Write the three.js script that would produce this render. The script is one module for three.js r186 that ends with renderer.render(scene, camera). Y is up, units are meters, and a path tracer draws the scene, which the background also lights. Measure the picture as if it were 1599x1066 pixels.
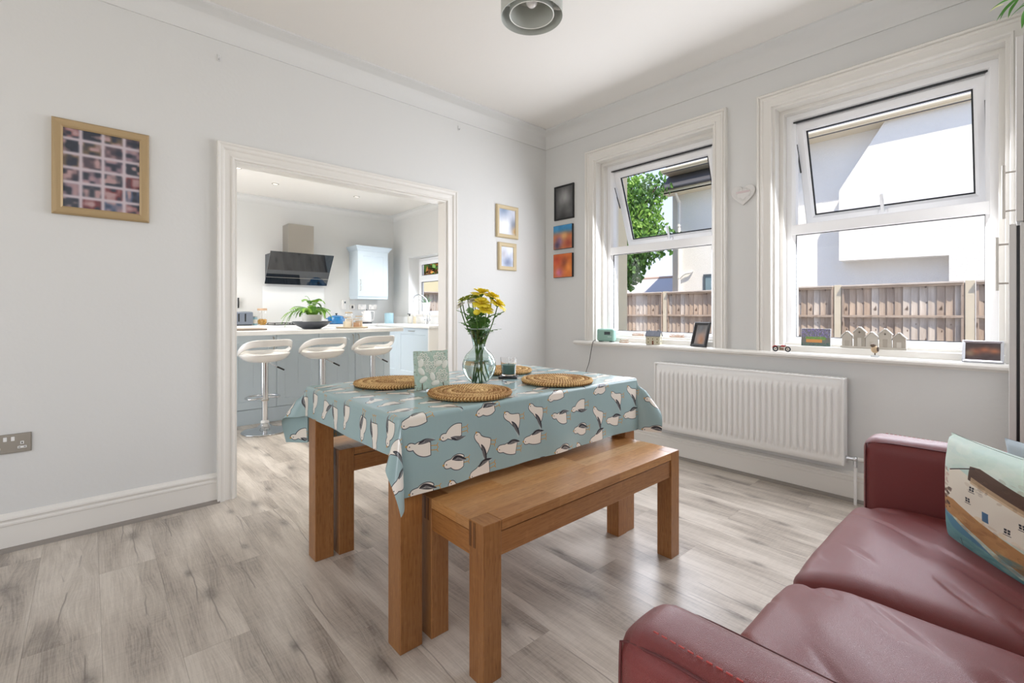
import * as THREE from 'three';
import { RoundedBoxGeometry } from 'three/addons/geometries/RoundedBoxGeometry.js';
import { mergeGeometries, mergeVertices, toCreasedNormals } from 'three/addons/utils/BufferGeometryUtils.js';
import { RectAreaLightUniformsLib } from 'three/addons/lights/RectAreaLightUniformsLib.js';

// World: x runs along the kitchen wall towards the window wall (x = 0), z runs from the kitchen wall (z = 0) towards the sofa, y is up.
const scene = new THREE.Scene();
const renderer = new THREE.WebGLRenderer();
renderer.toneMapping = THREE.LinearToneMapping;
renderer.toneMappingExposure = 1.0;
renderer.shadowMap.enabled = true;
const SKY_I = 1.12, SUN_I = 6.5, SPOT_I = 4;

// ---------------------------------------------------------------- camera
const FW = 1599, FH = 1066, FOCAL = 729, TH = Math.atan(805 / 729);
const camera = new THREE.PerspectiveCamera(2 * Math.atan(FH / 2 / FOCAL) * 180 / Math.PI, FW / FH, 0.05, 300);
camera.position.set(-3.313, 1.10, 3.168);
camera.lookAt(-3.313 + Math.cos(TH), 1.10, 3.168 - Math.sin(TH));
camera.setViewOffset(FW, FH, 0, 45, FW, FH);
scene.add(camera);

// ---------------------------------------------------------------- sky, sun, added fill at the openings
{
  const W = 256, H = 128, d = new Float32Array(W * H * 4);
  for (let j = 0; j < H; j++) {
    const el = Math.max(0, (j + 0.5) / H * 2 - 1), k = Math.pow(Math.sin(el * Math.PI / 2), 0.55);   // row 0 is straight down
    for (let i = 0; i < W; i++) d.set([1.12 + (0.36 - 1.12) * k, 1.16 + (0.60 - 1.16) * k, 1.22 + (1.12 - 1.22) * k, 1], (j * W + i) * 4);
  }
  const sky = new THREE.DataTexture(d, W, H, THREE.RGBAFormat, THREE.FloatType);
  sky.mapping = THREE.EquirectangularReflectionMapping; sky.magFilter = THREE.LinearFilter; sky.needsUpdate = true;
  scene.background = sky; scene.backgroundIntensity = SKY_I;
}
const sun = new THREE.DirectionalLight(0xfff2dd, SUN_I);
sun.position.set(-1 * 10 + 5, 2.7 * 10, 1.4 * 10); sun.target.position.set(5, 0, 0);
sun.castShadow = true; sun.shadow.mapSize.set(4096, 4096);
Object.assign(sun.shadow.camera, { left: -16, right: 16, top: 16, bottom: -16, near: 1, far: 70 });
scene.add(sun, sun.target);
RectAreaLightUniformsLib.init();
function fillLight(w, h, x, y, z, tx, ty, tz, color, intensity) {      // added soft fill just inside a glazed opening, on top of the sky
  const l = new THREE.RectAreaLight(color, intensity, w, h);
  l.position.set(x, y, z); l.lookAt(tx, ty, tz); scene.add(l);
}
fillLight(2.4, 2.0, -4.65, 1.12, 3.70, -4.0, 1.8, 0, 0xfffaf2, 1.1);        // fill at the added glazed doors in the sofa wall, behind the camera
fillLight(2.4, 1.4, -6.12, 1.60, 1.70, 0, 2.6, 1.70, 0xfaf9ff, 1.9);        // fill at the added wide window in the far end, behind the camera
fillLight(2.0, 2.0, -3.92, 1.12, -2.60, 0, 0.2, -2.20, 0xfbfaff, 5.5);        // fill at the added, unseen kitchen doors
fillLight(0.92, 1.40, 0.11, 1.64, 1.13, -1.8, 0.9, 1.13, 0xf3f6ff, 8);      // fill boosting the window next to the room corner
fillLight(0.92, 1.40, 0.11, 1.64, 2.58, -1.8, 0.9, 2.58, 0xf3f6ff, 8);      // fill boosting the window next to the tall cupboard
fillLight(1.30, 0.85, 0.90, 1.55, -3.15, -1.5, 0.4, -3.15, 0xf0f5ff, 5);    // fill boosting the kitchen window

// ---------------------------------------------------------------- helpers
let seed = 7;
const rnd = () => { seed = (seed * 1664525 + 1013904223) >>> 0; return seed / 4294967296; };
const rr = (a, b) => a + (b - a) * rnd();
const taken = {};
function numbered(n) { const k = taken[n] = (taken[n] ?? -1) + 1; return k ? n + '_' + String(k).padStart(3, '0') : n; }
function tag(o, label, category, group) { o.userData.label = label; o.userData.category = category; if (group) o.userData.group = group; return o; }
function thing(name, label, category, [x, y, z] = [0, 0, 0], turn = 0, group) {
  const o = new THREE.Group(); o.name = numbered(name); scene.add(o); o.position.set(x, y, z); o.rotation.y = turn;
  return tag(o, label, category, group);
}
function mesh(geo, m) { const o = new THREE.Mesh(geo, m); o.castShadow = o.receiveShadow = true; return o; }
const plain = (g) => { g = g.index ? g.toNonIndexed() : g; for (const k of Object.keys(g.attributes)) if (!['position', 'normal', 'uv'].includes(k)) g.deleteAttribute(k); if (!g.attributes.uv) g.setAttribute('uv', new THREE.BufferAttribute(new Float32Array(g.attributes.position.count * 2), 2)); return g; };
const join = (gs) => gs.length === 1 ? gs[0] : mergeGeometries(gs.map(plain));
function part(parent, name, geos, m) { const o = mesh(Array.isArray(geos) ? join(geos) : geos, m); o.name = name; parent.add(o); return o; }
function solo(name, geos, m, label, category, pos, turn = 0, group) { const o = mesh(Array.isArray(geos) ? join(geos) : geos, m); o.name = numbered(name); scene.add(o); if (pos) o.position.set(...pos); o.rotation.y = turn; return tag(o, label, category, group); }
function structure(name, geos, m, label) { const o = mesh(Array.isArray(geos) ? join(geos) : geos, m); o.name = name; o.userData.kind = 'structure'; o.userData.label = label; scene.add(o); return o; }
function structureGroup(name, label) { const o = new THREE.Group(); o.name = name; o.userData.kind = 'structure'; o.userData.label = label; scene.add(o); return o; }
function copyOf(o, pos, turn, label) { const c = o.clone(); c.name = numbered(o.name.replace(/_\d{3}$/, '')); c.userData = { ...o.userData }; if (label) c.userData.label = label; c.position.set(...pos); c.rotation.y = turn; scene.add(c); return c; }

// geometry
const at = (g, x, y, z) => g.translate(x, y, z);
const box = (w, h, d, x = 0, y = 0, z = 0) => new THREE.BoxGeometry(w, h, d).translate(x, y, z);
const span = (x0, x1, y0, y1, z0, z1) => box(x1 - x0, y1 - y0, z1 - z0, (x0 + x1) / 2, (y0 + y1) / 2, (z0 + z1) / 2);
const rbox = (w, h, d, r = 0.004, x = 0, y = 0, z = 0, s = 2) => new RoundedBoxGeometry(w, h, d, s, Math.min(r, w / 2.01, h / 2.01, d / 2.01)).translate(x, y, z);
const rspan = (x0, x1, y0, y1, z0, z1, r = 0.004) => rbox(x1 - x0, y1 - y0, z1 - z0, r, (x0 + x1) / 2, (y0 + y1) / 2, (z0 + z1) / 2);
const cyl = (r0, r1, h, x = 0, y = 0, z = 0, n = 24) => new THREE.CylinderGeometry(r1, r0, h, n).translate(x, y + h / 2, z);       // r0 below, r1 above
const lathe = (pts, n = 40) => new THREE.LatheGeometry(pts.map(([r, y]) => new THREE.Vector2(r, y)), n);
const ball = (r, x = 0, y = 0, z = 0, n = 16) => new THREE.SphereGeometry(r, n, Math.max(6, n * 0.7 | 0)).translate(x, y, z);
function tube(pts, r, n = 24, k = 8, closed = false) { return new THREE.TubeGeometry(new THREE.CatmullRomCurve3(pts.map((p) => new THREE.Vector3(...p)), closed, 'catmullrom', 0.5), n, r, k, closed); }
function rod(a, b, r, k = 8) { return new THREE.TubeGeometry(new THREE.LineCurve3(new THREE.Vector3(...a), new THREE.Vector3(...b)), 1, r, k); }
function turned(g, rx, ry, rz) { return g.applyMatrix4(new THREE.Matrix4().makeRotationFromEuler(new THREE.Euler(rx, ry, rz, 'YXZ'))); }
const crease = (g, a = 0.6) => toCreasedNormals(g, a);
function outward(g) {                                  // turn the faces of a closed shape outwards
  const p = g.attributes.position, ix = g.index ? g.index.array : null, n = ix ? ix.length : p.count; let v = 0;
  const a = new THREE.Vector3(), b = new THREE.Vector3(), c = new THREE.Vector3();
  for (let i = 0; i < n; i += 3) { const q = (k) => ix ? ix[i + k] : i + k; a.fromBufferAttribute(p, q(0)); b.fromBufferAttribute(p, q(1)); c.fromBufferAttribute(p, q(2)); v += a.dot(b.cross(c)); }
  if (v < 0) { if (ix) for (let i = 0; i < n; i += 3) { const t = ix[i + 1]; ix[i + 1] = ix[i + 2]; ix[i + 2] = t; } }
  return g;
}
// A profile [offset to the side of the path, height] carried along a path in the plane (u, v), mitred at the corners. For a closed path run anticlockwise, positive offsets point inwards.
function moulding(path, profile, closed, place, creaseAt = 0.5) {
  const n = path.length, m = profile.length, pos = [], ix = [];
  for (let i = 0; i < n; i++) {
    const p = path[i], a = path[(i + n - 1) % n], b = path[(i + 1) % n];
    const dir = (s, t) => { const l = Math.hypot(t[0] - s[0], t[1] - s[1]); return [(t[0] - s[0]) / l, (t[1] - s[1]) / l]; };
    const d0 = closed || i > 0 ? dir(a, p) : dir(p, b), d1 = closed || i < n - 1 ? dir(p, b) : d0;
    const n0 = [-d0[1], d0[0]], n1 = [-d1[1], d1[0]], k = 1 + n0[0] * n1[0] + n0[1] * n1[1], nx = (n0[0] + n1[0]) / k, ny = (n0[1] + n1[1]) / k;
    for (const [o, w] of profile) pos.push(...place(p[0] + nx * o, p[1] + ny * o, w));
  }
  const q = (i, j) => (i % n) * m + (j % m);
  for (let i = 0; i < (closed ? n : n - 1); i++) for (let j = 0; j < m; j++) ix.push(q(i, j), q(i + 1, j), q(i + 1, j + 1), q(i, j), q(i + 1, j + 1), q(i, j + 1));
  if (!closed) { const tri = THREE.ShapeUtils.triangulateShape(profile.map(([x, y]) => new THREE.Vector2(x, y)), []); for (const [a, b, c] of tri) { ix.push(q(0, a), q(0, c), q(0, b), q(n - 1, a), q(n - 1, b), q(n - 1, c)); } }
  let g = new THREE.BufferGeometry(); g.setAttribute('position', new THREE.Float32BufferAttribute(pos, 3)); g.setIndex(ix);
  g = outward(g); g = g.toNonIndexed(); g.computeVertexNormals(); return planarUV(toCreasedNormals(g, creaseAt));
}
const rectPath = (u0, u1, v0, v1) => [[u0, v0], [u1, v0], [u1, v1], [u0, v1]];
const onKitchenWall = (z0 = 0) => (u, v, w) => [u, v, z0 + w];
const onWindowWall = (x0 = 0) => (u, v, w) => [x0 - w, v, u];
// uv in metres by the way each face points; grain = the axis that the texture's v follows
function planarUV(g, grain = 1, scale = 1, ou = 0, ov = 0) {
  g = plain(g); const p = g.attributes.position, nn = g.attributes.normal, uv = g.attributes.uv;
  for (let i = 0; i < p.count; i += 3) {
    const s = [0, 0, 0]; for (let k = 0; k < 3; k++) { s[0] += nn.getX(i + k); s[1] += nn.getY(i + k); s[2] += nn.getZ(i + k); }
    const ab = s.map(Math.abs), ax = ab[0] >= ab[1] && ab[0] >= ab[2] ? 0 : ab[1] >= ab[2] ? 1 : 2;
    const rest = [0, 1, 2].filter((k) => k !== ax); let V = rest.includes(grain) ? grain : rest[1], U = rest.find((k) => k !== V);
    for (let k = 0; k < 3; k++) { const c = [p.getX(i + k), p.getY(i + k), p.getZ(i + k)]; uv.setXY(i + k, c[U] * scale + ou, c[V] * scale + ov); }
  }
  return g;
}
// a leather or fabric block: a finely divided rounded box that bulges
function puff(w, h, d, r, nx, ny, nz, bulge) {
  const g = new THREE.BoxGeometry(w, h, d, nx, ny, nz), p = g.attributes.position, v = new THREE.Vector3(), q = new THREE.Vector3();
  for (let i = 0; i < p.count; i++) {
    v.fromBufferAttribute(p, i); q.set(THREE.MathUtils.clamp(v.x, -w / 2 + r, w / 2 - r), THREE.MathUtils.clamp(v.y, -h / 2 + r, h / 2 - r), THREE.MathUtils.clamp(v.z, -d / 2 + r, d / 2 - r));
    const e = v.clone().sub(q); if (e.lengthSq() > 0) v.copy(q).add(e.normalize().multiplyScalar(r));
    const [dx, dy, dz] = bulge ? bulge(v.x / (w / 2), v.y / (h / 2), v.z / (d / 2), v) : [0, 0, 0]; p.setXYZ(i, v.x + dx, v.y + dy, v.z + dz);
  }
  // uv in metres, face by face of the box; smooth normals across its edges
  const uv = g.attributes.uv, nn = g.attributes.normal, sides = [[nz, ny, d, h], [nz, ny, d, h], [nx, nz, w, d], [nx, nz, w, d], [nx, ny, w, h], [nx, ny, w, h]]; let i0 = 0;
  sides.forEach(([a, b, su, sv], k) => { const c = (a + 1) * (b + 1); for (let i = i0; i < i0 + c; i++) uv.setXY(i, uv.getX(i) * su + k * 0.31, uv.getY(i) * sv + k * 0.17); i0 += c; });
  g.computeVertexNormals(); const sum = new Map(), key = (i) => [0, 1, 2].map((k) => Math.round(p.array[i * 3 + k] * 1e5)).join();
  for (let i = 0; i < p.count; i++) { const k = key(i), t = sum.get(k) ?? new THREE.Vector3(); t.x += nn.getX(i); t.y += nn.getY(i); t.z += nn.getZ(i); sum.set(k, t); }
  for (let i = 0; i < p.count; i++) { const t = sum.get(key(i)).clone().normalize(); nn.setXYZ(i, t.x, t.y, t.z); }
  return g;
}
function shapeOf(pts) { const s = new THREE.Shape(); pts.forEach(([x, y], i) => i ? s.lineTo(x, y) : s.moveTo(x, y)); return s; }
const slab = (pts, depth, bevel = 0) => new THREE.ExtrudeGeometry(Array.isArray(pts) ? shapeOf(pts) : pts, { depth, bevelEnabled: bevel > 0, bevelSize: bevel, bevelThickness: bevel, bevelSegments: 2, curveSegments: 16 });

// ---------------------------------------------------------------- noise and textures
function hash(x, y, s) { let h = Math.imul(x, 374761393) + Math.imul(y, 668265263) + Math.imul(s, 2147483647 ^ 0x5bd1e995) | 0; h = Math.imul(h ^ (h >>> 13), 1274126177); return ((h ^ (h >>> 16)) >>> 0) / 4294967296; }
function vnoise(x, y, s = 1, px = 0, py = 0) {          // value noise, repeating after px, py cells when given
  const xi = Math.floor(x), yi = Math.floor(y), fx = x - xi, fy = y - yi, u = fx * fx * (3 - 2 * fx), v = fy * fy * (3 - 2 * fy);
  const w = (a, b) => b ? ((a % b) + b) % b : a, x0 = w(xi, px), x1 = w(xi + 1, px), y0 = w(yi, py), y1 = w(yi + 1, py);
  const a = hash(x0, y0, s), b = hash(x1, y0, s), c = hash(x0, y1, s), d = hash(x1, y1, s);
  return a + (b - a) * u + (c - a) * v + (a - b - c + d) * u * v;
}
const fbm = (x, y, s, px, py, o = 4) => { let t = 0, a = 0.5, k = 1; for (let i = 0; i < o; i++) { t += a * vnoise(x * k, y * k, s + i, px * k, py * k); a /= 2; k *= 2; } return t / (1 - Math.pow(0.5, o)); };
function dataTex(W, H, f, srgb = true) {
  const d = new Uint8Array(W * H * 4);
  for (let j = 0; j < H; j++) for (let i = 0; i < W; i++) { const c = f(i, j); const k = (j * W + i) * 4; if (typeof c === 'number') d[k] = d[k + 1] = d[k + 2] = c * 255; else { d[k] = c[0]; d[k + 1] = c[1]; d[k + 2] = c[2]; } d[k + 3] = 255; }
  const t = new THREE.DataTexture(d, W, H); t.magFilter = THREE.LinearFilter; t.wrapS = t.wrapT = THREE.RepeatWrapping; if (srgb) t.colorSpace = THREE.SRGBColorSpace; t.needsUpdate = true; return t;
}
function canvasTex(W, H, draw, wrap = false) {
  const c = document.createElement('canvas'); c.width = W; c.height = H; draw(c.getContext('2d'), W, H);
  const t = new THREE.CanvasTexture(c); t.colorSpace = THREE.SRGBColorSpace; if (wrap) t.wrapS = t.wrapT = THREE.RepeatWrapping; return t;
}
const lerp = (a, b, t) => a + (b - a) * t, mix = (A, B, t) => [lerp(A[0], B[0], t), lerp(A[1], B[1], t), lerp(A[2], B[2], t)];
const sat = (x) => Math.min(1, Math.max(0, x)), smooth = (a, b, x) => { x = sat((x - a) / (b - a)); return x * x * (3 - 2 * x); };
const M = (color, roughness = 0.6, more = {}) => new THREE.MeshPhysicalMaterial({ color, roughness, ...more });

// grey aged-oak laminate: eight boards side by side in the texture, grain along v
const floorTex = dataTex(1024, 2048, (i, j) => {
  const b = i >> 7, u = (i & 127) / 128, v = j / 2048, X = u * 0.192, Y = v * 1.285;
  let wx = X, knot = 0, crack = 0;
  for (let k = 0; k < 3; k++) {                                       // knots bend the grain
    const kx = hash(b, k, 11) * 0.192, ky = (k + 0.15 + 0.7 * hash(b, k, 12)) / 3 * 1.285, dx = X - kx, dy = (Y - ky) / 2.6, r = Math.hypot(dx, dy), s = 0.012 + 0.018 * hash(b, k, 13);
    wx += (dx > 0 ? 1 : -1) * s * Math.exp(-r * r / (s * s * 6)) * 0.9; if (hash(b, k, 14) > 0.35) knot = Math.max(knot, Math.exp(-r * r / (s * s * 0.7)) * (0.5 + 0.8 * fbm(X * 160, Y * 80, 90 + b, 0, 0, 2)));
    const cx = kx + 0.03 * (vnoise(Y * 5, b, 15) - 0.5) + 0.004 * (vnoise(Y * 22, b, 16) - 0.5); const len = smooth(0.34, 0.05, Math.abs(Y - ky - 0.1)); crack = Math.max(crack, smooth(0.0030, 0.0006, Math.abs(X - cx)) * len * smooth(0.42, 0.6, vnoise(Y * 9, b * 7 + k, 17)));
  }
  const big = fbm(wx * 9, Y * 1.6, 20 + b, 0, 0, 3), smoke = fbm(wx * 30, Y * 4, 30 + b, 0, 0, 3), fine = fbm(wx * 420, Y * 9, 40 + b, 0, 0, 3), pore = fbm(wx * 900, Y * 40, 50 + b, 0, 0, 2), saw = vnoise(wx * 25, Y * 240, 60 + b);
  let t = 0.12 + 0.60 * smooth(0.32, 0.72, big) * (0.55 + 0.45 * hash(b, 1, 5)) + 0.46 * (smoke - 0.45) + 0.44 * (fine - 0.5) + 0.30 * (pore - 0.5) + 0.10 * (saw - 0.5) + 0.10 * (hash(b, 3, 6) - 0.5);
  t = sat(t); let c = t < 0.5 ? mix([216, 207, 195], [184, 174, 162], t * 2) : mix([184, 174, 162], [122, 113, 105], t * 2 - 1);
  c = mix(c, [82, 75, 70], sat(knot) * 0.5); return mix(c, [92, 84, 78], crack * 0.45);
});
const oakTex = dataTex(512, 1024, (i, j) => {
  const X = i / 512, Y = j / 1024, w = 0.05 * fbm(X * 4, Y * 2, 70, 4, 2, 2), big = fbm((X + w) * 8, Y * 2, 71, 8, 2, 3), fine = fbm((X + w) * 96, Y * 4, 72, 96, 4, 3), pore = fbm(X * 220, Y * 28, 73, 220, 28, 2), ray = smooth(0.70, 0.9, vnoise(X * 40, Y * 60, 74, 40, 60));
  return mix(mix([224, 186, 138], [182, 134, 86], sat(0.15 + 0.7 * big + 0.55 * (fine - 0.5))), [128, 80, 40], sat((pore - 0.55) * 1.2)).map((c) => c + ray * 7);
});
const plasterBump = dataTex(256, 256, (i, j) => 0.5 + 0.5 * (fbm(i / 8, j / 8, 81, 32, 32, 3) - 0.5) + 0.2 * (fbm(i / 64, j / 64, 82, 4, 4, 2) - 0.5), false);
const leatherBump = dataTex(512, 512, (i, j) => {                      // small cells
  const X = i / 512 * 64, Y = j / 512 * 64; let d1 = 9, d2 = 9; const xi = Math.floor(X), yi = Math.floor(Y);
  for (let a = -1; a < 2; a++) for (let b = -1; b < 2; b++) { const cx = ((xi + a) % 64 + 64) % 64, cy = ((yi + b) % 64 + 64) % 64, d = Math.hypot(xi + a + hash(cx, cy, 83) - X, yi + b + hash(cx, cy, 84) - Y); if (d < d1) { d2 = d1; d1 = d; } else if (d < d2) d2 = d; }
  return 0.25 + 0.65 * smooth(0, 0.35, d2 - d1);
}, false);
const weaveBump = dataTex(128, 128, (i, j) => 0.5 + 0.25 * Math.sin(i / 128 * Math.PI * 32) * Math.sin(j / 128 * Math.PI * 32) + 0.15 * (hash(i, j, 85) - 0.5), false);
const renderBump = dataTex(256, 256, (i, j) => fbm(i / 3, j / 3, 86, 85, 85, 2), false);
const rep = (t, x, y = x) => { const c = t.clone(); c.repeat.set(x, y); c.needsUpdate = true; return c; };

const mWall = M('#dadad7', 0.72, { bumpMap: rep(plasterBump, 2.2), bumpScale: 0.0006 });
const mCeil = M('#e3e0da', 0.85, { bumpMap: rep(plasterBump, 2.2), bumpScale: 0.0004 });
const mTrim = M('#e6e3dc', 0.32), mUpvc = M('#f4f4f4', 0.25), mGasket = M('#1c1f22', 0.6), mGlass = M('#ffffff', 0.0, { transmission: 1, thickness: 0, ior: 1.5, specularIntensity: 0.15 });
const mFloor = M('#ffffff', 0.29, { map: floorTex, bumpMap: floorTex, bumpScale: 0.0004 });
const mOak = M('#ffffff', 0.32, { map: rep(oakTex, 2.2, 1.1), bumpMap: rep(oakTex, 2.2, 1.1), bumpScale: 0.0002 });
const oakTints = ['#ffffff', '#e2d2bf', '#f6e6cf', '#d3bfa8', '#eedcc4'].map((c) => { const m = mOak.clone(); m.color.set(c); return m; });
const mOakDark = mOak.clone(); mOakDark.color.set('#8d755f');
const mChrome = M('#d5d7da', 0.12, { metalness: 1 }), mSteel = M('#b9b4ac', 0.34, { metalness: 1 }), mBlack = M('#17181a', 0.4), mWhite = M('#f2f1ee', 0.3), mStone = M('#efefed', 0.18);
const mBlue = M('#d2e0e9', 0.38), mLeather = M('#7f3534', 0.32, { bumpMap: rep(leatherBump, 9), bumpScale: 0.0007, clearcoat: 0.2, clearcoatRoughness: 0.45, specularIntensity: 0.9 });

// ================================================================ THE SETTING
const CEIL = 2.82, RX0 = -6.2, RZ1 = 3.75, KX0 = -4.0, KX1 = 0.75, KZ = -4.5;
// --- floor: laminate boards running along z, each one a piece
{
  const floor = structure('floor', [span(RX0 - 0.2, 0.2, -0.2, -0.012, -0.1, RZ1 + 0.2), span(KX0 - 0.2, KX1 + 0.1, -0.2, -0.012, KZ - 0.2, -0.1)], M('#6e655c', 0.8), 'grey aged-oak laminate floor running through both rooms');
  const PW = 0.192, PL = 1.285, geos = {};
  for (let k = 0; k < 8; k++) geos[k] = k;
  const plank = (x0, x1, z0, z1, strip, flip, v0) => {
    const g = span(x0 + 0.00025, x1 - 0.00025, -0.012, 0, z0 + 0.00025, z1 - 0.00025), p = g.attributes.position, uv = g.attributes.uv;
    for (let i = 0; i < p.count; i++) { let u = (p.getX(i) - x0) / PW * 0.96 + 0.02, v = (p.getZ(i) - z0) / PL; if (flip) { u = 1 - u; v = 1 - v; } uv.setXY(i, (strip + u) / 8, v * 0.999 + v0); }
    return g;
  };
  let row = 0;
  for (let x = 0.75 - PW * 40; x < KX1 - 0.01; x += PW, row++) {
    if (x + PW < RX0) continue;
    const inKitchen = x + PW > KX0, zmin = inKitchen ? KZ : 0, zmax = x < 0 ? RZ1 : -0.1;
    const x0 = Math.max(x, RX0), x1 = Math.min(x + PW, zmax < 0 ? KX1 : (inKitchen || x + PW < 0) ? x + PW : 0);
    let z = zmin - PL * ((row * 0.37 + 0.13 * hash(row, 1, 3)) % 1), n = 0;
    for (; z < zmax; z += PL, n++) {
      const a = Math.max(z, zmin), b = Math.min(z + PL, zmax); if (b - a < 0.02) continue;
      const p = mesh(plank(x0, x1, a, b, (row * 3 + n * 5) % 8, hash(row, n, 4) > 0.5, (a - z) / PL), mFloor); p.name = 'plank'; floor.add(p);
    }
  }
}
// --- walls
const wallUV = (gs) => planarUV(join(gs), 1);
const DX0 = -2.673, DX1 = -1.163, DY = 2.005, WT = 0.10;
structure('wall_kitchen_side', wallUV([span(RX0 - 0.2, DX0, -0.1, CEIL + 0.1, -WT, 0), span(DX1, 0.02, -0.1, CEIL + 0.1, -WT, 0), span(DX0, DX1, DY, CEIL + 0.1, -WT, 0)]), mWall, 'white plaster wall with the wide opening into the kitchen');
const W1 = [0.60, 1.667], W2 = [2.05, 3.11], WY0 = 0.83, WY1 = 2.44, XT = 0.30;
structure('wall_window', wallUV([span(0, XT, -0.2, WY0, -0.1, RZ1 + 0.2), span(0, XT, WY1, CEIL + 0.1, -0.1, RZ1 + 0.2), span(0, XT, WY0, WY1, -0.1, W1[0]), span(0, XT, WY0, WY1, W1[1], W2[0]), span(0, XT, WY0, WY1, W2[1], RZ1 + 0.2)]), mWall, 'white plaster wall pierced by the two dining room windows');
const PX0 = -5.9, PX1 = -3.4, PY = 2.15;
structure('wall_sofa_side', wallUV([span(RX0 - 0.2, PX0, -0.1, CEIL + 0.1, RZ1, RZ1 + 0.2), span(PX1, 0.02, -0.1, CEIL + 0.1, RZ1, RZ1 + 0.2), span(PX0, PX1, PY, CEIL + 0.1, RZ1, RZ1 + 0.2)]), mWall, 'white plaster wall behind the sofa with added glazed doors');
structure('wall_far_end', wallUV([span(RX0 - 0.2, RX0, -0.1, 0.9, -0.1, RZ1 + 0.2), span(RX0 - 0.2, RX0, 2.3, CEIL + 0.1, -0.1, RZ1 + 0.2), span(RX0 - 0.2, RX0, 0.9, 2.3, -0.1, 0.5), span(RX0 - 0.2, RX0, 0.9, 2.3, 2.9, RZ1 + 0.2)]), mWall, 'white plaster end wall with an added wide window');
structure('ceiling', planarUV(span(RX0 - 0.2, XT, CEIL, CEIL + 0.2, -0.1, RZ1 + 0.2), 2), mCeil, 'white plaster ceiling of the dining room');
// kitchen shell
const KW = [-3.96, -2.35], KWY = [1.056, 2.04];
structure('wall_kitchen_back', wallUV([span(KX0 - 0.2, KX1 + 0.3, -0.1, CEIL + 0.1, KZ - 0.2, KZ)]), mWall, 'white kitchen wall behind the cooker hood');
structure('wall_kitchen_window', wallUV([span(KX1, KX1 + 0.3, -0.2, KWY[0], KZ - 0.2, 0.1), span(KX1, KX1 + 0.3, KWY[1], CEIL + 0.1, KZ - 0.2, 0.1), span(KX1, KX1 + 0.3, KWY[0], KWY[1], KZ - 0.2, KW[0]), span(KX1, KX1 + 0.3, KWY[0], KWY[1], KW[1], 0.1)]), mWall, 'white kitchen wall around the sink window');
structure('wall_kitchen_far', wallUV([span(KX0 - 0.2, KX0, 2.15, CEIL + 0.1, KZ - 0.2, -0.1), span(KX0 - 0.2, KX0, -0.1, 2.15, KZ - 0.2, -3.6), span(KX0 - 0.2, KX0, -0.1, 2.15, -1.6, -0.1)]), mWall, 'white kitchen wall with added glazed garden doors');
structure('ceiling_kitchen', planarUV(span(KX0 - 0.2, KX1 + 0.3, CEIL, CEIL + 0.2, KZ - 0.2, -0.1), 2), mCeil, 'white kitchen ceiling');
structure('wall_kitchen_return', wallUV([span(0.02, KX1, -0.1, CEIL + 0.1, -WT, 0)]), mWall, 'short white kitchen wall beside the opening');
// outside skin: cream render on the kitchen projection, an unseen upper storey added for shade
const mCream = M('#e3d6b8', 0.9, { bumpMap: rep(renderBump, 5), bumpScale: 0.003 });
structure('wall_kitchen_outside', planarUV(join([span(0.30, 1.12, -0.3, 3.2, 0, 0.18)])), mCream, 'cream rendered outside wall of the kitchen projection');
structure('wall_added_storey', planarUV(join([span(RX0 - 0.2, XT, CEIL + 0.2, 5.4, -0.1, RZ1 + 0.2)])), mCream, 'unseen cream rendered upper storey added to shade the kitchen projection');

// --- cornices (a cove between wall and ceiling), skirtings with a grey bead, architraves
const cove = [[0, 0], [0.135, 0], [0.135, 0.010], [0.118, 0.014]]; for (let k = 1; k < 8; k++) { const a = k / 8 * Math.PI / 2; cove.push([0.118 - 0.100 * Math.sin(a), 0.014 + 0.100 * (1 - Math.cos(a))]); } cove.push([0.018, 0.114], [0.012, 0.135], [0, 0.135]);
const fromCeil = cove.map(([d, h]) => [h, -d]);         // [out from the wall, down from the ceiling]
structure('trim_1', moulding([[RX0, RZ1], [RX0, 0], [0, 0], [0, RZ1]], fromCeil.map(([o, h]) => [o, h]), false, (u, v, w) => [u, CEIL + w, v], 0.7), mWall, 'white plaster cove cornice of the dining room');
structure('trim_2', moulding([[KX0, -0.1], [KX0, KZ], [KX1, KZ], [KX1, -0.1]], fromCeil.map(([o, h]) => [o * 0.7, h * 0.7]), false, (u, v, w) => [u, CEIL + w, v], 0.7), mWall, 'white plaster cove cornice of the kitchen');
const skirt = [[0, 0], [0.018, 0], [0.018, 0.118], [0.022, 0.121], [0.022, 0.130], [0.017, 0.136], [0.018, 0.142], [0.023, 0.148], [0.022, 0.156], [0.014, 0.163], [0.008, 0.170], [0, 0.172]];
function skirting(name, path, label) { const b = structure(name, moulding(path, skirt, false, (u, v, w) => [u, w, v], 0.5), mTrim, label); part(b, 'floor_bead', moulding(path, [[0.018, 0], [0.034, 0], [0.033, 0.006], [0.026, 0.014], [0.0185, 0.019], [0.018, 0.019]], false, (u, v, w) => [u, w, v], 0.6), M('#8d867e', 0.5)); return b; }
skirting('baseboard_kitchen_side', [[RX0, 0], [-2.752, 0]], 'white moulded skirting board with a grey floor bead');
skirting('baseboard_corner', [[-1.063, 0], [0, 0], [0, 3.1]], 'white moulded skirting board under the radiator');
const archProfile = [[0, 0], [0, 0.010], [0.004, 0.016], [0.012, 0.018], [0.018, 0.015], [0.020, 0.011], [0.050, 0.013], [0.056, 0.020], [0.064, 0.024], [0.074, 0.024], [0.082, 0.030], [0.090, 0.031], [0.092, 0.028], [0.092, 0]];
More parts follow.
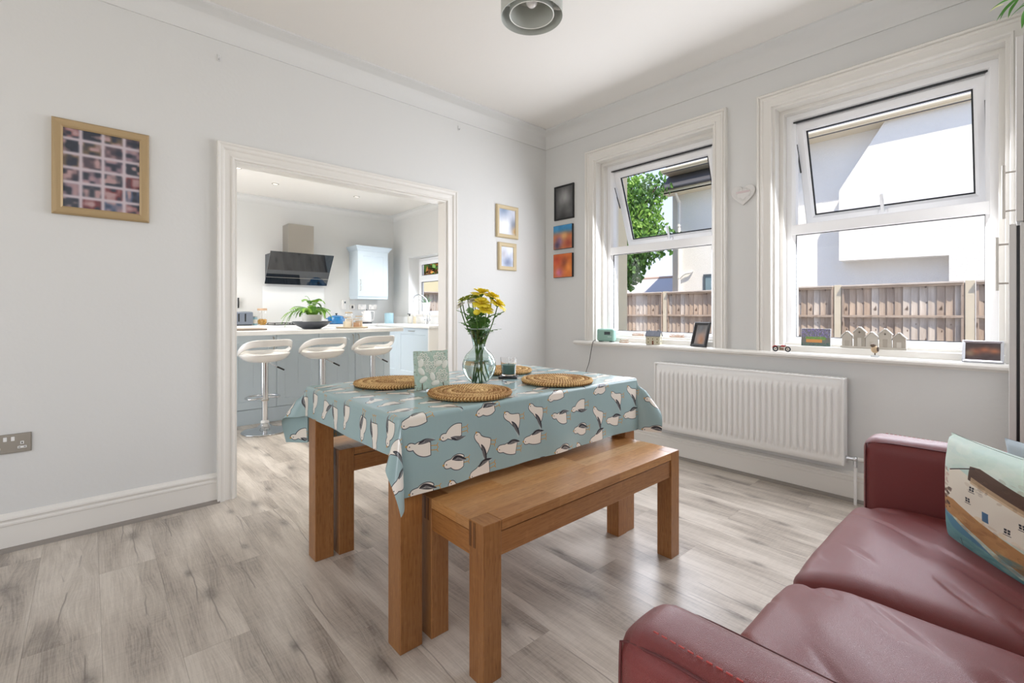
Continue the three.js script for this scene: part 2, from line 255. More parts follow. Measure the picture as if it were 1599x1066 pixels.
// profile offsets are outward here: run the open path so that its outer side is on the offset side
structure('trim_3', moulding([[DX1, 0], [DX1, DY], [DX0, DY], [DX0, 0]].reverse(), archProfile, false, onKitchenWall(0), 0.5), mTrim, 'white moulded architrave around the kitchen opening');
structure('trim_4', join([span(DX0 - 0.001, DX0 + 0.012, 0, DY, -WT - 0.002, 0.004), span(DX1 - 0.012, DX1 + 0.001, 0, DY, -WT - 0.002, 0.004), span(DX0 + 0.012, DX1 - 0.012, DY - 0.012, DY + 0.001, -WT - 0.002, 0.004)]), mTrim, 'white lining boards of the kitchen opening');

// --- windows
const archWin = [[0, 0], [0, 0.014], [0.006, 0.022], [0.018, 0.024], [0.022, 0.018], [0.070, 0.018], [0.078, 0.024], [0.092, 0.026], [0.102, 0.020], [0.108, 0.030], [0.118, 0.034], [0.126, 0.028], [0.128, 0]];
const archSlim = archWin.map(([o, h]) => [o * 0.72, h]);
[[W1, 5, 'smaller'], [W2, 6, 'larger']].forEach(([[a, b], n]) => {
  structure('trim_' + n, moulding([[a, 0.85], [a, WY1], [b, WY1], [b, 0.85]], archSlim, false, onWindowWall(0), 0.5), mTrim, n === 5 ? 'white moulded architrave round the window next to the room corner' : 'white moulded architrave round the window next to the tall cupboard');
});
const frameProfile = (w, d) => [[0, 0], [0, d - 0.006], [0.006, d], [w - 0.018, d], [w - 0.004, d - 0.012], [w, d - 0.018], [w, 0]];
const mHandle = M('#eeeeee', 0.3);
function window_(n, [a, b], label) {
  const w = structureGroup('window_' + n, label);
  // stepped wooden lining in the reveal
  const step = (z0, z1, y1, x0, x1, t) => [rspan(x0, x1, 0.85, y1, z0, z0 + t, 0.003), rspan(x0, x1, 0.85, y1, z1 - t, z1, 0.003), rspan(x0, x1 - 0.0006, y1 - t, y1, z0 + t - 0.002, z1 - t + 0.002, 0.003)];
  part(w, 'lining', [...step(a - 0.03, b + 0.03, WY1 + 0.03, -0.002, 0.075, 0.045), ...step(a - 0.03, b + 0.03, WY1 + 0.03, 0.075, 0.30, 0.070)], mTrim);
  const f0 = a + 0.035, f1 = b - 0.035, y0 = 0.885, y1 = WY1 - 0.035, X = 0.20, tr0 = 1.612, tr1 = 1.690;
  part(w, 'sub_sill', [rspan(0.045, 0.30, 0.825, 0.888, a - 0.02, b + 0.02, 0.004), rspan(0.10, 0.30, 0.88, 0.905, a, b, 0.004)], mTrim);
  const fr = part(w, 'frame', [moulding(rectPath(f0, f1, y0, y1), frameProfile(0.055, 0.07), true, onWindowWall(X), 0.4), rspan(X - 0.0685, X - 0.001, tr0, tr1 - 0.012, f0 + 0.03, f1 - 0.03, 0.004)], mUpvc);
  const g0 = f0 + 0.052, g1 = f1 - 0.052;
  const gk = (u0, u1, v0, v1, x) => moulding(rectPath(u0, u1, v0, v1), [[-0.004, -0.006], [-0.004, 0.006], [0.005, 0.004], [0.005, -0.006]], true, onWindowWall(x), 0.4);
  part(w, 'gasket', gk(g0, g1, y0 + 0.055, tr0 + 0.002, X - 0.045), mGasket);
  part(w, 'lower_pane', span(X - 0.046, X - 0.0455, y0 + 0.05, tr0 + 0.006, g0 - 0.006, g1 + 0.006), mGlass);
  // top-hung sash, pushed open at the bottom
  const s = new THREE.Group(); s.name = 'sash'; w.add(s); s.position.set(X - 0.035, y1 - 0.058, 0); s.rotation.z = 0.355;
  const sh = y1 - 0.058 - (tr1 - 0.016), z0 = f0 + 0.048, z1 = f1 - 0.048, sw = 0.058;
  part(s, 'sash_frame', moulding(rectPath(z0, z1, -sh, 0), [[0, 0], [0, 0.032], [0.006, 0.038], [sw - 0.018, 0.038], [sw - 0.004, 0.026], [sw, 0.018], [sw, 0]], true, onWindowWall(0.03), 0.4), mUpvc);
  part(w, 'sash_gap_shade', [span(X - 0.071, X - 0.05, y1 - 0.0575, y1 - 0.0505, f0 + 0.045, f1 - 0.045)], mGasket);  // dark strip standing in for the shaded gap above the sash
  part(s, 'gasket', gk(z0 + sw, z1 - sw, -sh + sw, -sw, 0.012), mGasket);
  part(s, 'pane', span(0.0115, 0.012, -sh + sw - 0.006, -sw + 0.006, z0 + sw - 0.006, z1 - sw + 0.006), mGlass);
  const zc = (z0 + z1) / 2 - 0.02;
  part(s, 'handle', [rbox(0.014, 0.026, 0.05, 0.005, -0.014, -sh + sw * 0.5, zc), rbox(0.012, 0.115, 0.018, 0.005, -0.030, -sh + sw * 0.5 + 0.052, zc)], mHandle);
  for (const z of [z0 + 0.006, z1 - 0.006]) part(w, 'stay', rod([X - 0.03, y1 - 0.19, z], [X + 0.055, y1 - 0.36, z], 0.005), M('#4a4a4c', 0.4, { metalness: 0.8 }));
  return w;
}
window_(1, W1, 'white window with an open top sash next to the room corner');
window_(2, W2, 'white window with an open top sash next to the tall cupboard');
// one window board under both windows
{
  const nose = [[-0.002, 0.85], [-0.002, 0.815]]; const pr = [[0.06, 0.850], [-0.040, 0.850], [-0.052, 0.846], [-0.058, 0.836], [-0.056, 0.825], [-0.046, 0.818], [-0.006, 0.818], [-0.006, 0.806], [0.06, 0.806]];
  const g = slab(pr, 3.16 - 0.40); g.rotateY(0); const p = g.attributes.position; for (let i = 0; i < p.count; i++) p.setXYZ(i, p.getX(i), p.getY(i), p.getZ(i) + 0.40);
  structure('window_sill', crease(plain(g), 0.5), mTrim, 'long white window board running under both windows');
}
// kitchen window
{
  const w = structureGroup('window_3', 'white kitchen window with two small top lights above the sink');
  const X = KX1 + 0.26, z0 = KW[0], z1 = KW[1], y0 = KWY[0] + 0.01, y1 = KWY[1] - 0.005, zm = -3.16, yt = 1.66;
  part(w, 'frame', [moulding(rectPath(z0, z1, y0, y1), frameProfile(0.06, 0.06), true, onWindowWall(X), 0.4), rspan(X - 0.0585, X - 0.001, yt - 0.03, yt + 0.03, z0 + 0.03, z1 - 0.03, 0.004), rspan(X - 0.057, X - 0.002, yt + 0.01, y1 - 0.03, zm - 0.035, zm + 0.035, 0.004)], mUpvc);
  for (const [p, q] of [[z0 + 0.05, zm - 0.02], [zm + 0.02, z1 - 0.05]]) {
    const s = part(w, 'top_light', moulding(rectPath(p, q, yt + 0.02, y1 - 0.05), [[0, 0], [0, 0.03], [0.05, 0.03], [0.06, 0.02], [0.06, 0]], true, onWindowWall(X - 0.045), 0.4), mUpvc);
    part(s, 'pane', span(X - 0.056, X - 0.0555, yt + 0.07, y1 - 0.1, p + 0.05, q - 0.05), mGlass);
    part(s, 'gasket', moulding(rectPath(p + 0.06, q - 0.06, yt + 0.08, y1 - 0.11), [[0, 0], [0, 0.006], [0.006, 0.006], [0.006, 0]], true, onWindowWall(X - 0.055), 0.4), mGasket);
  }
  part(w, 'lower_pane', span(X - 0.03, X - 0.0295, y0 + 0.05, yt - 0.02, z0 + 0.05, z1 - 0.05), mGlass);
  part(w, 'gasket', moulding(rectPath(z0 + 0.058, z1 - 0.058, y0 + 0.058, yt - 0.03), [[0, 0], [0, 0.008], [0.008, 0.008], [0.008, 0]], true, onWindowWall(X - 0.03), 0.4), mGasket);
  part(w, 'sill_board', rspan(KX1 - 0.02, X, KWY[0] - 0.02, KWY[0] + 0.012, z0, z1, 0.004), mTrim);
}
// unseen glazed openings added for light, behind the camera and in the kitchen
function glazedDoors(n, place, u0, u1, y0, y1, leaves, label) {
  const w = structureGroup(n, label), st = (u1 - u0) / leaves;
  part(w, 'frame', moulding(rectPath(u0, u1, y0, y1), frameProfile(0.05, 0.07), true, place(0), 0.4), mUpvc);
  for (let k = 0; k < leaves; k++) {
    const l = part(w, 'leaf', moulding(rectPath(u0 + 0.04 + k * (st - 0.026), u0 + 0.04 + (k + 1) * (st - 0.026), y0 + 0.04, y1 - 0.04), frameProfile(0.07, 0.05), true, place(-0.005), 0.4), mUpvc);
    part(l, 'pane', moulding(rectPath(u0 + 0.1 + k * (st - 0.026), u0 - 0.02 + (k + 1) * (st - 0.026), y0 + 0.1, y1 - 0.1), [[0, 0.02], [(st - 0.15) / 2, 0.02], [(st - 0.15) / 2, 0.0205], [0, 0.0205]], true, place(0), 0.1), mGlass);
  }
  return w;
}
glazedDoors('door_1', () => (u, v, w) => [-u, v, RZ1 + 0.12 - w], 3.4, 5.9, 0, PY, 3, 'unseen white three-leaf glazed doors added in the sofa wall for light');
glazedDoors('window_4', () => (u, v, w) => [RX0 - 0.12 + w, v, -u], -2.9, -0.5, 0.9, 2.3, 3, 'unseen white three-light window added in the end wall for light');
glazedDoors('door_2', () => (u, v, w) => [KX0 - 0.12 + w, v, -u], 1.6, 3.6, 0, 2.15, 2, 'unseen white glazed garden doors added to the kitchen for light');

// ================================================================ DINING TABLE, BENCHES, CLOTH
const TX0 = -2.575, TX1 = -1.25, TZ0 = 0.98, TZ1 = 1.82, TY = 0.765;
const oakShaded = ['#c9b196', '#bfa78b', '#c6aa88'].map((c) => { const m = mOak.clone(); m.color.set(c); return m; });  // shade on legs and rails put in as a darker tint of one oak
const oak = (g, grain, k = 0) => planarUV(g, grain, 1, hash(k, 1, 91), hash(k, 2, 92));
{
  const t = thing('dining_table', 'honey oak dining table under the seagull cloth', 'table', [(TX0 + TX1) / 2, 0, (TZ0 + TZ1) / 2]);
  const w = TX1 - TX0, d = TZ1 - TZ0;
  part(t, 'table_top', oak(rbox(w, 0.03, d, 0.004, 0, TY - 0.015, 0), 0, 1), mOak);
  let k = 2; for (const sx of [-1, 1]) for (const sz of [-1, 1]) part(t, 'leg', oak(rbox(0.082, TY - 0.03, 0.082, 0.003, sx * (w / 2 - 0.041), (TY - 0.03) / 2, sz * (d / 2 - 0.041)), 1, k++), oakShaded[k % 3]);
  for (const s of [-1, 1]) { part(t, 'apron', oak(rbox(w - 0.17, 0.08, 0.022, 0.002, 0, TY - 0.07, s * (d / 2 - 0.03)), 0, k++), mOak); part(t, 'apron', oak(rbox(0.022, 0.08, d - 0.17, 0.002, s * (w / 2 - 0.03), TY - 0.07, 0), 2, k++), mOak); }
}
function bench(label, [x, y, z]) {
  const b = thing('oak_bench', label, 'bench', [x, y, z], 0, undefined);
  const L = 1.14, D = 0.35, H = 0.475, T = 0.032, lg = 0.07; let k = 20;
  // glued staves of the seat, notched round the leg tops
  const rows = 5, rw = D / rows;
  for (let r = 0; r < rows; r++) {
    const edge = r === 0 || r === rows - 1, x0 = edge ? -L / 2 + lg + 0.001 : -L / 2, x1 = -x0; let a = x0, n = 0; const cuts = [0.22 + 0.3 * hash(r, 1, 8), 0.55 + 0.3 * hash(r, 2, 8), 1];
    for (const c of cuts) { const e = x0 + (x1 - x0) * c; part(b, 'stave', oak(span(a, e, H - T, H, -D / 2 + r * rw, -D / 2 + (r + 1) * rw), 0, r * 9 + n), oakTints[(r * 2 + n * 3) % 5]); a = e; n++; }
  }
  for (const sx of [-1, 1]) for (const sz of [-1, 1]) {
    const l = part(b, 'leg', oak(rbox(lg, H + 0.0008, lg, 0.0025, sx * (L / 2 - lg / 2), H / 2, sz * (D / 2 - lg / 2)), 1, k++), oakShaded[k % 3]);
    for (const o of [-0.016, 0.004]) part(l, 'tenon', oak(box(0.002, 0.075, 0.011, sx * L / 2, H - 0.040, sz * (D / 2 - lg / 2 - 0.012) + o), 1, k), mOakDark);
  }
  for (const s of [-1, 1]) { part(b, 'rail', oak(rbox(L - 2 * lg + 0.004, 0.072, 0.022, 0.002, 0, H - T - 0.036 - 0.006, s * (D / 2 - 0.016)), 0, k++), oakShaded[0]); part(b, 'rail', oak(rbox(0.022, 0.072, D - 2 * lg + 0.004, 0.002, s * (L / 2 - 0.016), H - T - 0.036 - 0.006, 0), 2, k++), oakShaded[2]); }
  return b;
}
bench('oak bench with block-jointed legs on the sofa side of the table', [-1.89, 0, 1.927]);
bench('oak bench tucked under the cloth on the kitchen side of the table', [-1.902, 0, 0.897]);

// --- oilcloth printed with standing seagulls: the birds' heads point towards -x
const gullTex = canvasTex(1024, 1024, (c, W) => {
  c.fillStyle = '#9ab3b4'; c.fillRect(0, 0, W, W);
  for (let k = 0; k < 2600; k++) { c.fillStyle = `rgba(${hash(k, 1, 1) > 0.5 ? '176,200,202' : '138,164,168'},0.10)`; c.fillRect(hash(k, 2, 1) * W, hash(k, 3, 1) * W, 2 + 22 * hash(k, 4, 1), 2); }
  const ink = '#3a3b40', cream = '#ece5d9', amber = '#c99546';
  const legs = (x, y) => { c.strokeStyle = amber; c.lineWidth = 4; for (const o of [-12, 12]) { c.beginPath(); c.moveTo(x + o, y); c.lineTo(x + o + 2, y + 44); c.stroke(); c.beginPath(); c.moveTo(x + o - 12, y + 48); c.lineTo(x + o + 2, y + 40); c.lineTo(x + o + 13, y + 50); c.stroke(); } };
  const wing = (pts) => { c.fillStyle = ink; c.beginPath(); c.moveTo(...pts[0]); c.bezierCurveTo(...pts[1], ...pts[2], ...pts[3]); c.bezierCurveTo(...pts[4], ...pts[5], ...pts[0]); c.fill(); c.strokeStyle = 'rgba(205,205,200,0.55)'; c.lineWidth = 3; for (let k = 1; k < 4; k++) { c.beginPath(); const f = k / 4; c.moveTo(pts[0][0] * (1 - f * 0.5) + pts[3][0] * f * 0.5, pts[0][1] * (1 - f * 0.5) + pts[3][1] * f * 0.5 - 4); c.quadraticCurveTo(pts[1][0] * f + pts[5][0] * (1 - f), pts[1][1] * f + pts[5][1] * (1 - f), pts[3][0] - 3 * k, pts[3][1] - 4 * k); c.stroke(); } };
  const body = (f) => { c.fillStyle = cream; c.strokeStyle = ink; c.lineWidth = 4; c.beginPath(); f(); c.closePath(); c.fill(); c.stroke(); };
  const eye = (x, y, bx, by) => { c.fillStyle = amber; c.beginPath(); c.arc(bx, by, 6, 0, 7); c.fill(); c.fillStyle = ink; c.beginPath(); c.arc(x, y, 3.4, 0, 7); c.fill(); };
  const birds = [
    () => { legs(0, 62); body(() => { c.moveTo(-6, -92); c.bezierCurveTo(24, -96, 22, -60, 26, -36); c.bezierCurveTo(44, 0, 46, 40, 36, 66); c.lineTo(-34, 62); c.bezierCurveTo(-44, 20, -34, -20, -24, -44); c.bezierCurveTo(-30, -70, -26, -90, -6, -92); }); wing([[26, -20], [66, 6], [62, 50], [42, 92], [40, 60], [20, 20]]); eye(-8, -76, -4, -96); },
    () => { legs(8, 60); body(() => { c.moveTo(46, -66); c.bezierCurveTo(70, -52, 62, -30, 46, -18); c.bezierCurveTo(30, 10, 40, 40, 30, 64); c.bezierCurveTo(-6, 78, -44, 66, -70, 52); c.bezierCurveTo(-52, 20, -26, -6, -6, -24); c.bezierCurveTo(8, -50, 28, -74, 46, -66); }); wing([[-6, -4], [-44, 6], [-84, 38], [-112, 62], [-70, 66], [-20, 40]]); eye(44, -50, 58, -58); },
    () => { legs(2, 58); body(() => { c.moveTo(-10, -78); c.bezierCurveTo(18, -82, 18, -50, 22, -32); c.bezierCurveTo(50, -6, 48, 40, 30, 62); c.lineTo(-30, 62); c.bezierCurveTo(-52, 36, -48, -6, -26, -32); c.bezierCurveTo(-32, -60, -28, -76, -10, -78); }); wing([[16, -26], [52, -4], [40, 30], [6, 84], [-2, 44], [6, 6]]); eye(-6, -62, -8, -82); },
    () => { legs(-4, 62); body(() => { c.moveTo(-30, -80); c.bezierCurveTo(-8, -92, 4, -70, -2, -44); c.bezierCurveTo(34, -20, 48, 26, 34, 66); c.lineTo(-34, 62); c.bezierCurveTo(-54, 20, -46, -10, -34, -34); c.bezierCurveTo(-44, -56, -44, -72, -30, -80); }); wing([[-30, -16], [-66, 10], [-60, 52], [-44, 94], [-40, 56], [-24, 24]]); eye(-22, -66, -26, -86); },
  ];
  const spots = []; for (let r = 0; r < 5; r++) for (let q = 0; q < 6; q++) spots.push([Math.round((q + (r % 2 ? 0.75 : 0.25) + 0.26 * (hash(r, q, 21) - 0.5)) * W / 6), Math.round((r + 0.5 + 0.22 * (hash(r, q, 22) - 0.5)) * W / 5), (r * 3 + q * 5 + (q >> 1)) % 4]);
  for (const [x, y, k] of spots) for (const ox of [-W, 0, W]) for (const oy of [-W, 0, W]) { if (x + ox < -150 || x + ox > W + 150 || y + oy < -150 || y + oy > W + 150) continue; c.save(); c.translate(x + ox, y + oy); c.rotate((hash(x, y, 2) - 0.5) * 0.5); if (hash(x, y, 3) > 0.6) c.scale(-1, 1); c.scale(0.92, 0.92); birds[k](); c.restore(); }
}, true);
{
  const ox = 0.14, oz = 0.265, R = 0.013, top = TY + 0.002, T = 0.68;
  const axis = (a, b, o, n) => { const out = []; for (let k = 0; k <= 14; k++) out.push(a - o + (o - 0.03) * k / 14); for (let k = 1; k <= 6; k++) out.push(a - 0.03 + 0.03 * k / 6); for (let k = 1; k < n; k++) out.push(a + (b - a) * k / n); const half = out.filter((v) => v <= a).map((v) => a + b - v).reverse(); return [...out, ...half]; };
  const S = axis(TX0, TX1, ox, 36), Z = axis(TZ0, TZ1, oz, 26), pos = [], uv = [], ix = [];
  const hang = (r) => r < R * Math.PI / 2 ? [R * Math.sin(r / R), R * (1 - Math.cos(r / R))] : [R, R + r - R * Math.PI / 2];
  for (const s of S) for (const t of Z) {
    const dx = s < TX0 ? s - TX0 : s > TX1 ? s - TX1 : 0, dz = t < TZ0 ? t - TZ0 : t > TZ1 ? t - TZ1 : 0, cx = Math.min(TX1, Math.max(TX0, s)), cz = Math.min(TZ1, Math.max(TZ0, t));
    let x = cx, y = top, z = cz; const r = Math.hypot(dx, dz);
    if (r > 0) {
      let [out, drop] = hang(r); const ph = Math.atan2(Math.abs(dz), Math.abs(dx)), along = dx ? t : s;
      if (dx && dz) { const f = Math.sin(2 * ph), al = 0.62 * f * f * smooth(0.01, 0.09, r); out += drop * Math.sin(al) ; drop *= Math.cos(al); }
      else out += (0.004 + 0.006 * Math.sin(along * 9.5 + dx * 3) + 0.004 * Math.sin(along * 23)) * smooth(0.02, 0.25, r);
      x += out * Math.cos(ph) * Math.sign(dx); z += out * Math.sin(ph) * Math.sign(dz); y -= drop;
    } else y += 0.0007 * Math.sin(s * 31) * Math.sin(t * 27);
    pos.push(x, y, z); uv.push(-t / T, -s / T);
  }
  const m = Z.length; for (let i = 0; i < S.length - 1; i++) for (let j = 0; j < m - 1; j++) { const a = i * m + j; ix.push(a, a + 1, a + m + 1, a, a + m + 1, a + m); }
  const g = new THREE.BufferGeometry(); g.setAttribute('position', new THREE.Float32BufferAttribute(pos, 3)); g.setAttribute('uv', new THREE.Float32BufferAttribute(uv, 2)); g.setIndex(ix); g.computeVertexNormals();
  const creases = dataTex(256, 256, (i, j) => 0.5 + 0.3 * (fbm(i / 40, j / 6, 95, 6, 42, 3) - 0.5) + 0.3 * (fbm(i / 32, j / 32, 96, 8, 8, 2) - 0.5), false);
  solo('tablecloth', g, M('#ffffff', 0.21, { map: gullTex, bumpMap: creases, bumpScale: 0.0016, side: THREE.DoubleSide, specularIntensity: 0.9 }), 'pale teal oilcloth printed with seagulls draped over the dining table', 'tablecloth');
}
const CY = TY + 0.004;                                     // top of the cloth

// --- woven seagrass mats: coiled braid
{
  const braid = dataTex(512, 64, (i, j) => { const u = i / 512, v = j / 64, s = Math.sin((u * 64 + (v < 0.5 ? v : 1 - v) * 2) * Math.PI * 2), n = fbm(u * 256, v * 16, 97, 256, 16, 2); return mix([236, 200, 140], [136, 88, 40], sat(0.42 - 0.45 * s + 0.9 * (n - 0.5))); });
  const mBraid = M('#ffffff', 0.8, { map: braid });
  function braided(R) {                                    // concentric coils of a twisted braid
    const gs = []; const rings = 9, w = R / rings;
    for (let k = 0; k < rings; k++) {
      const r0 = (k + 0.5) * w, n = Math.max(10, Math.round(r0 * Math.PI * 2 / 0.012)), segs = Math.max(24, n * 5), pos = [], uv = [], ix = [], K = 7;
      for (let i = 0; i <= segs; i++) { const a = i / segs * Math.PI * 2, twist = Math.sin(i / segs * n * Math.PI * 2); for (let j = 0; j <= K; j++) { const b = j / K * Math.PI * 2, rad = 1 + 0.30 * Math.sin(i / segs * n * Math.PI * 2 + 2 * b), rr_ = r0 + Math.cos(b) * w * 0.54 * rad; pos.push(rr_ * Math.cos(a), 0.0105 + Math.sin(b) * 0.0092 * rad, rr_ * Math.sin(a)); uv.push(r0 * i / segs * 8, j / K); } }
      for (let i = 0; i < segs; i++) for (let j = 0; j < K; j++) { const a = i * (K + 1) + j; ix.push(a, a + 1, a + K + 2, a, a + K + 2, a + K + 1); }
      const g = new THREE.BufferGeometry(); g.setAttribute('position', new THREE.Float32BufferAttribute(pos, 3)); g.setAttribute('uv', new THREE.Float32BufferAttribute(uv, 2)); g.setIndex(ix); g.computeVertexNormals(); gs.push(g);
    }
    return join(gs);
  }
  const g = braided(0.168);
  const first = solo('placemat', g, mBraid, 'round woven seagrass mat behind the rose tile, on the kitchen side', 'placemat', [-2.275, CY, 1.194], 0.3, 'seagrass placemats');
  copyOf(first, [-2.172, CY, 1.655], 1.4, 'round woven seagrass mat beside the rose tile, on the sofa side');
  copyOf(first, [-1.658, CY, 1.660], 2.2, 'round woven seagrass mat at the window end, on the sofa side');
  copyOf(first, [-1.600, CY, 1.190], 3.7, 'round woven seagrass mat behind the candle glass');
}
// --- embossed tile with roses, leaning on a little wire easel
{
  const t = thing('rose_tile', 'weathered pale green tile embossed with roses, propped upright on the table', 'tile', [-2.216, CY, 1.440], -0.16);
  const rough = []; const N = 7; const side = (x0, y0, x1, y1, s) => { for (let k = 0; k < N; k++) { const f = k / N, j = (hash(k, s, 31) - 0.5) * 0.0035; rough.push([x0 + (x1 - x0) * f + j, y0 + (y1 - y0) * f + j]); } };
  const w = 0.076, h = 0.160; side(-w, 0, w, 0, 1); side(w, 0, w, h, 2); side(w, h, -w, h, 3); side(-w, h, -w, 0, 4);
  const print = canvasTex(512, 512, (c, W) => {
    c.fillStyle = '#afc6b9'; c.fillRect(0, 0, W, W); for (let k = 0; k < 260; k++) { c.fillStyle = ['rgba(230,232,224,0.25)', 'rgba(150,190,175,0.22)', 'rgba(190,200,186,0.3)'][k % 3]; c.beginPath(); c.ellipse(hash(k, 1, 41) * W, hash(k, 2, 41) * W, 6 + 26 * hash(k, 3, 41), 4 + 12 * hash(k, 4, 41), hash(k, 5, 41) * 3, 0, 7); c.fill(); }
    for (let k = 0; k < 160; k++) { const a = hash(k, 6, 41) * 4 | 0, p = hash(k, 7, 41) * W, q = Math.pow(hash(k, 8, 41), 3) * 60; c.fillStyle = `rgba(${k % 2 ? '122,98,52' : '96,84,58'},0.5)`; c.beginPath(); c.arc(a === 0 ? p : a === 1 ? W - q : a === 2 ? p : q, a === 0 ? q : a === 1 ? p : a === 2 ? W - q * 0.4 : p, 2 + 6 * hash(k, 9, 41), 0, 7); c.fill(); }
  });
  const tile = slab(rough, 0.014, 0.0015); const p = tile.attributes.position, uv = tile.attributes.uv; for (let i = 0; i < p.count; i++) uv.setXY(i, p.getX(i) / 0.16 + 0.5, p.getY(i) / 0.165);
  const lean = -0.13, body = part(t, 'tile_body', tile, M('#ffffff', 0.45, { map: print })); body.rotation.x = lean; body.position.set(0, 0.004, 0);
  // raised roses: petals in rings
  const mRose = M('#e2e6dc', 0.45), petals = (x, y, r) => { const gs = [ball(r * 0.2, x, y, 0.015, 8)]; for (let ring = 0; ring < 3; ring++) for (let k = 0; k < 5 + ring; k++) { const a = k / (5 + ring) * 6.283 + ring * 0.5, q = r * (0.36 + 0.28 * ring); gs.push(new THREE.TorusGeometry(r * (0.22 + 0.06 * ring), r * 0.11, 6, 10, 3.2).rotateZ(a - 1.7).translate(x + q * Math.cos(a), y + q * Math.sin(a), 0.0155)); } return gs; };
  for (const [x, y, r] of [[-0.038, 0.126, 0.021], [0.036, 0.126, 0.022], [-0.006, 0.090, 0.021], [0.044, 0.052, 0.022]]) part(body, 'raised_rose', petals(x, y, r), mRose);
  for (const [x, y, a] of [[0.03, 0.105, 0.5], [-0.05, 0.075, 2.2], [-0.042, 0.04, 0.6], [0.0, 0.05, 1.8], [0.012, 0.022, 0.2], [-0.05, 0.11, 1.3], [0.060, 0.100, 1.1]]) { const l = new THREE.SphereGeometry(1, 10, 6).scale(0.021, 0.012, 0.0045).rotateZ(a).translate(x, y, 0.0155); part(body, 'raised_leaf', l, mRose); }
  part(t, 'easel', [rod([-0.05, 0.004, 0.02], [-0.04, 0.12, -0.022], 0.0022), rod([0.05, 0.004, 0.02], [0.04, 0.12, -0.022], 0.0022), rod([-0.04, 0.12, -0.022], [0.04, 0.12, -0.022], 0.0022), rod([0, 0.12, -0.022], [0, 0.002, -0.075], 0.0022)], M('#5d5340', 0.5, { metalness: 0.7 }));
}
// --- candle in a glass on a black coaster
{
  const x = -1.722, z = 1.385;
  solo('coaster', rbox(0.094, 0.008, 0.094, 0.002), M('#20242a', 0.4), 'square black coaster under the candle glass', 'coaster', [x, CY + 0.004, z], 0.75);
  const c = thing('candle_jar', 'green candle in a clear square-shouldered glass on a black coaster', 'candle', [x, CY + 0.008, z]);
  part(c, 'glass', lathe([[0, 0.0015], [0.033, 0.0015], [0.036, 0.006], [0.0425, 0.094], [0.0415, 0.094], [0.0345, 0.012], [0.032, 0.010], [0, 0.010]], 40), M('#ffffff', 0.0, { transmission: 1, thickness: 0.002, ior: 1.45 }));
  part(c, 'wax', lathe([[0, 0.011], [0.033, 0.011], [0.0375, 0.058], [0.030, 0.057], [0, 0.056]], 36), M('#5f8f84', 0.5));
  part(c, 'wick', rod([0, 0.056, 0], [0.002, 0.066, 0], 0.0012), mBlack);
}
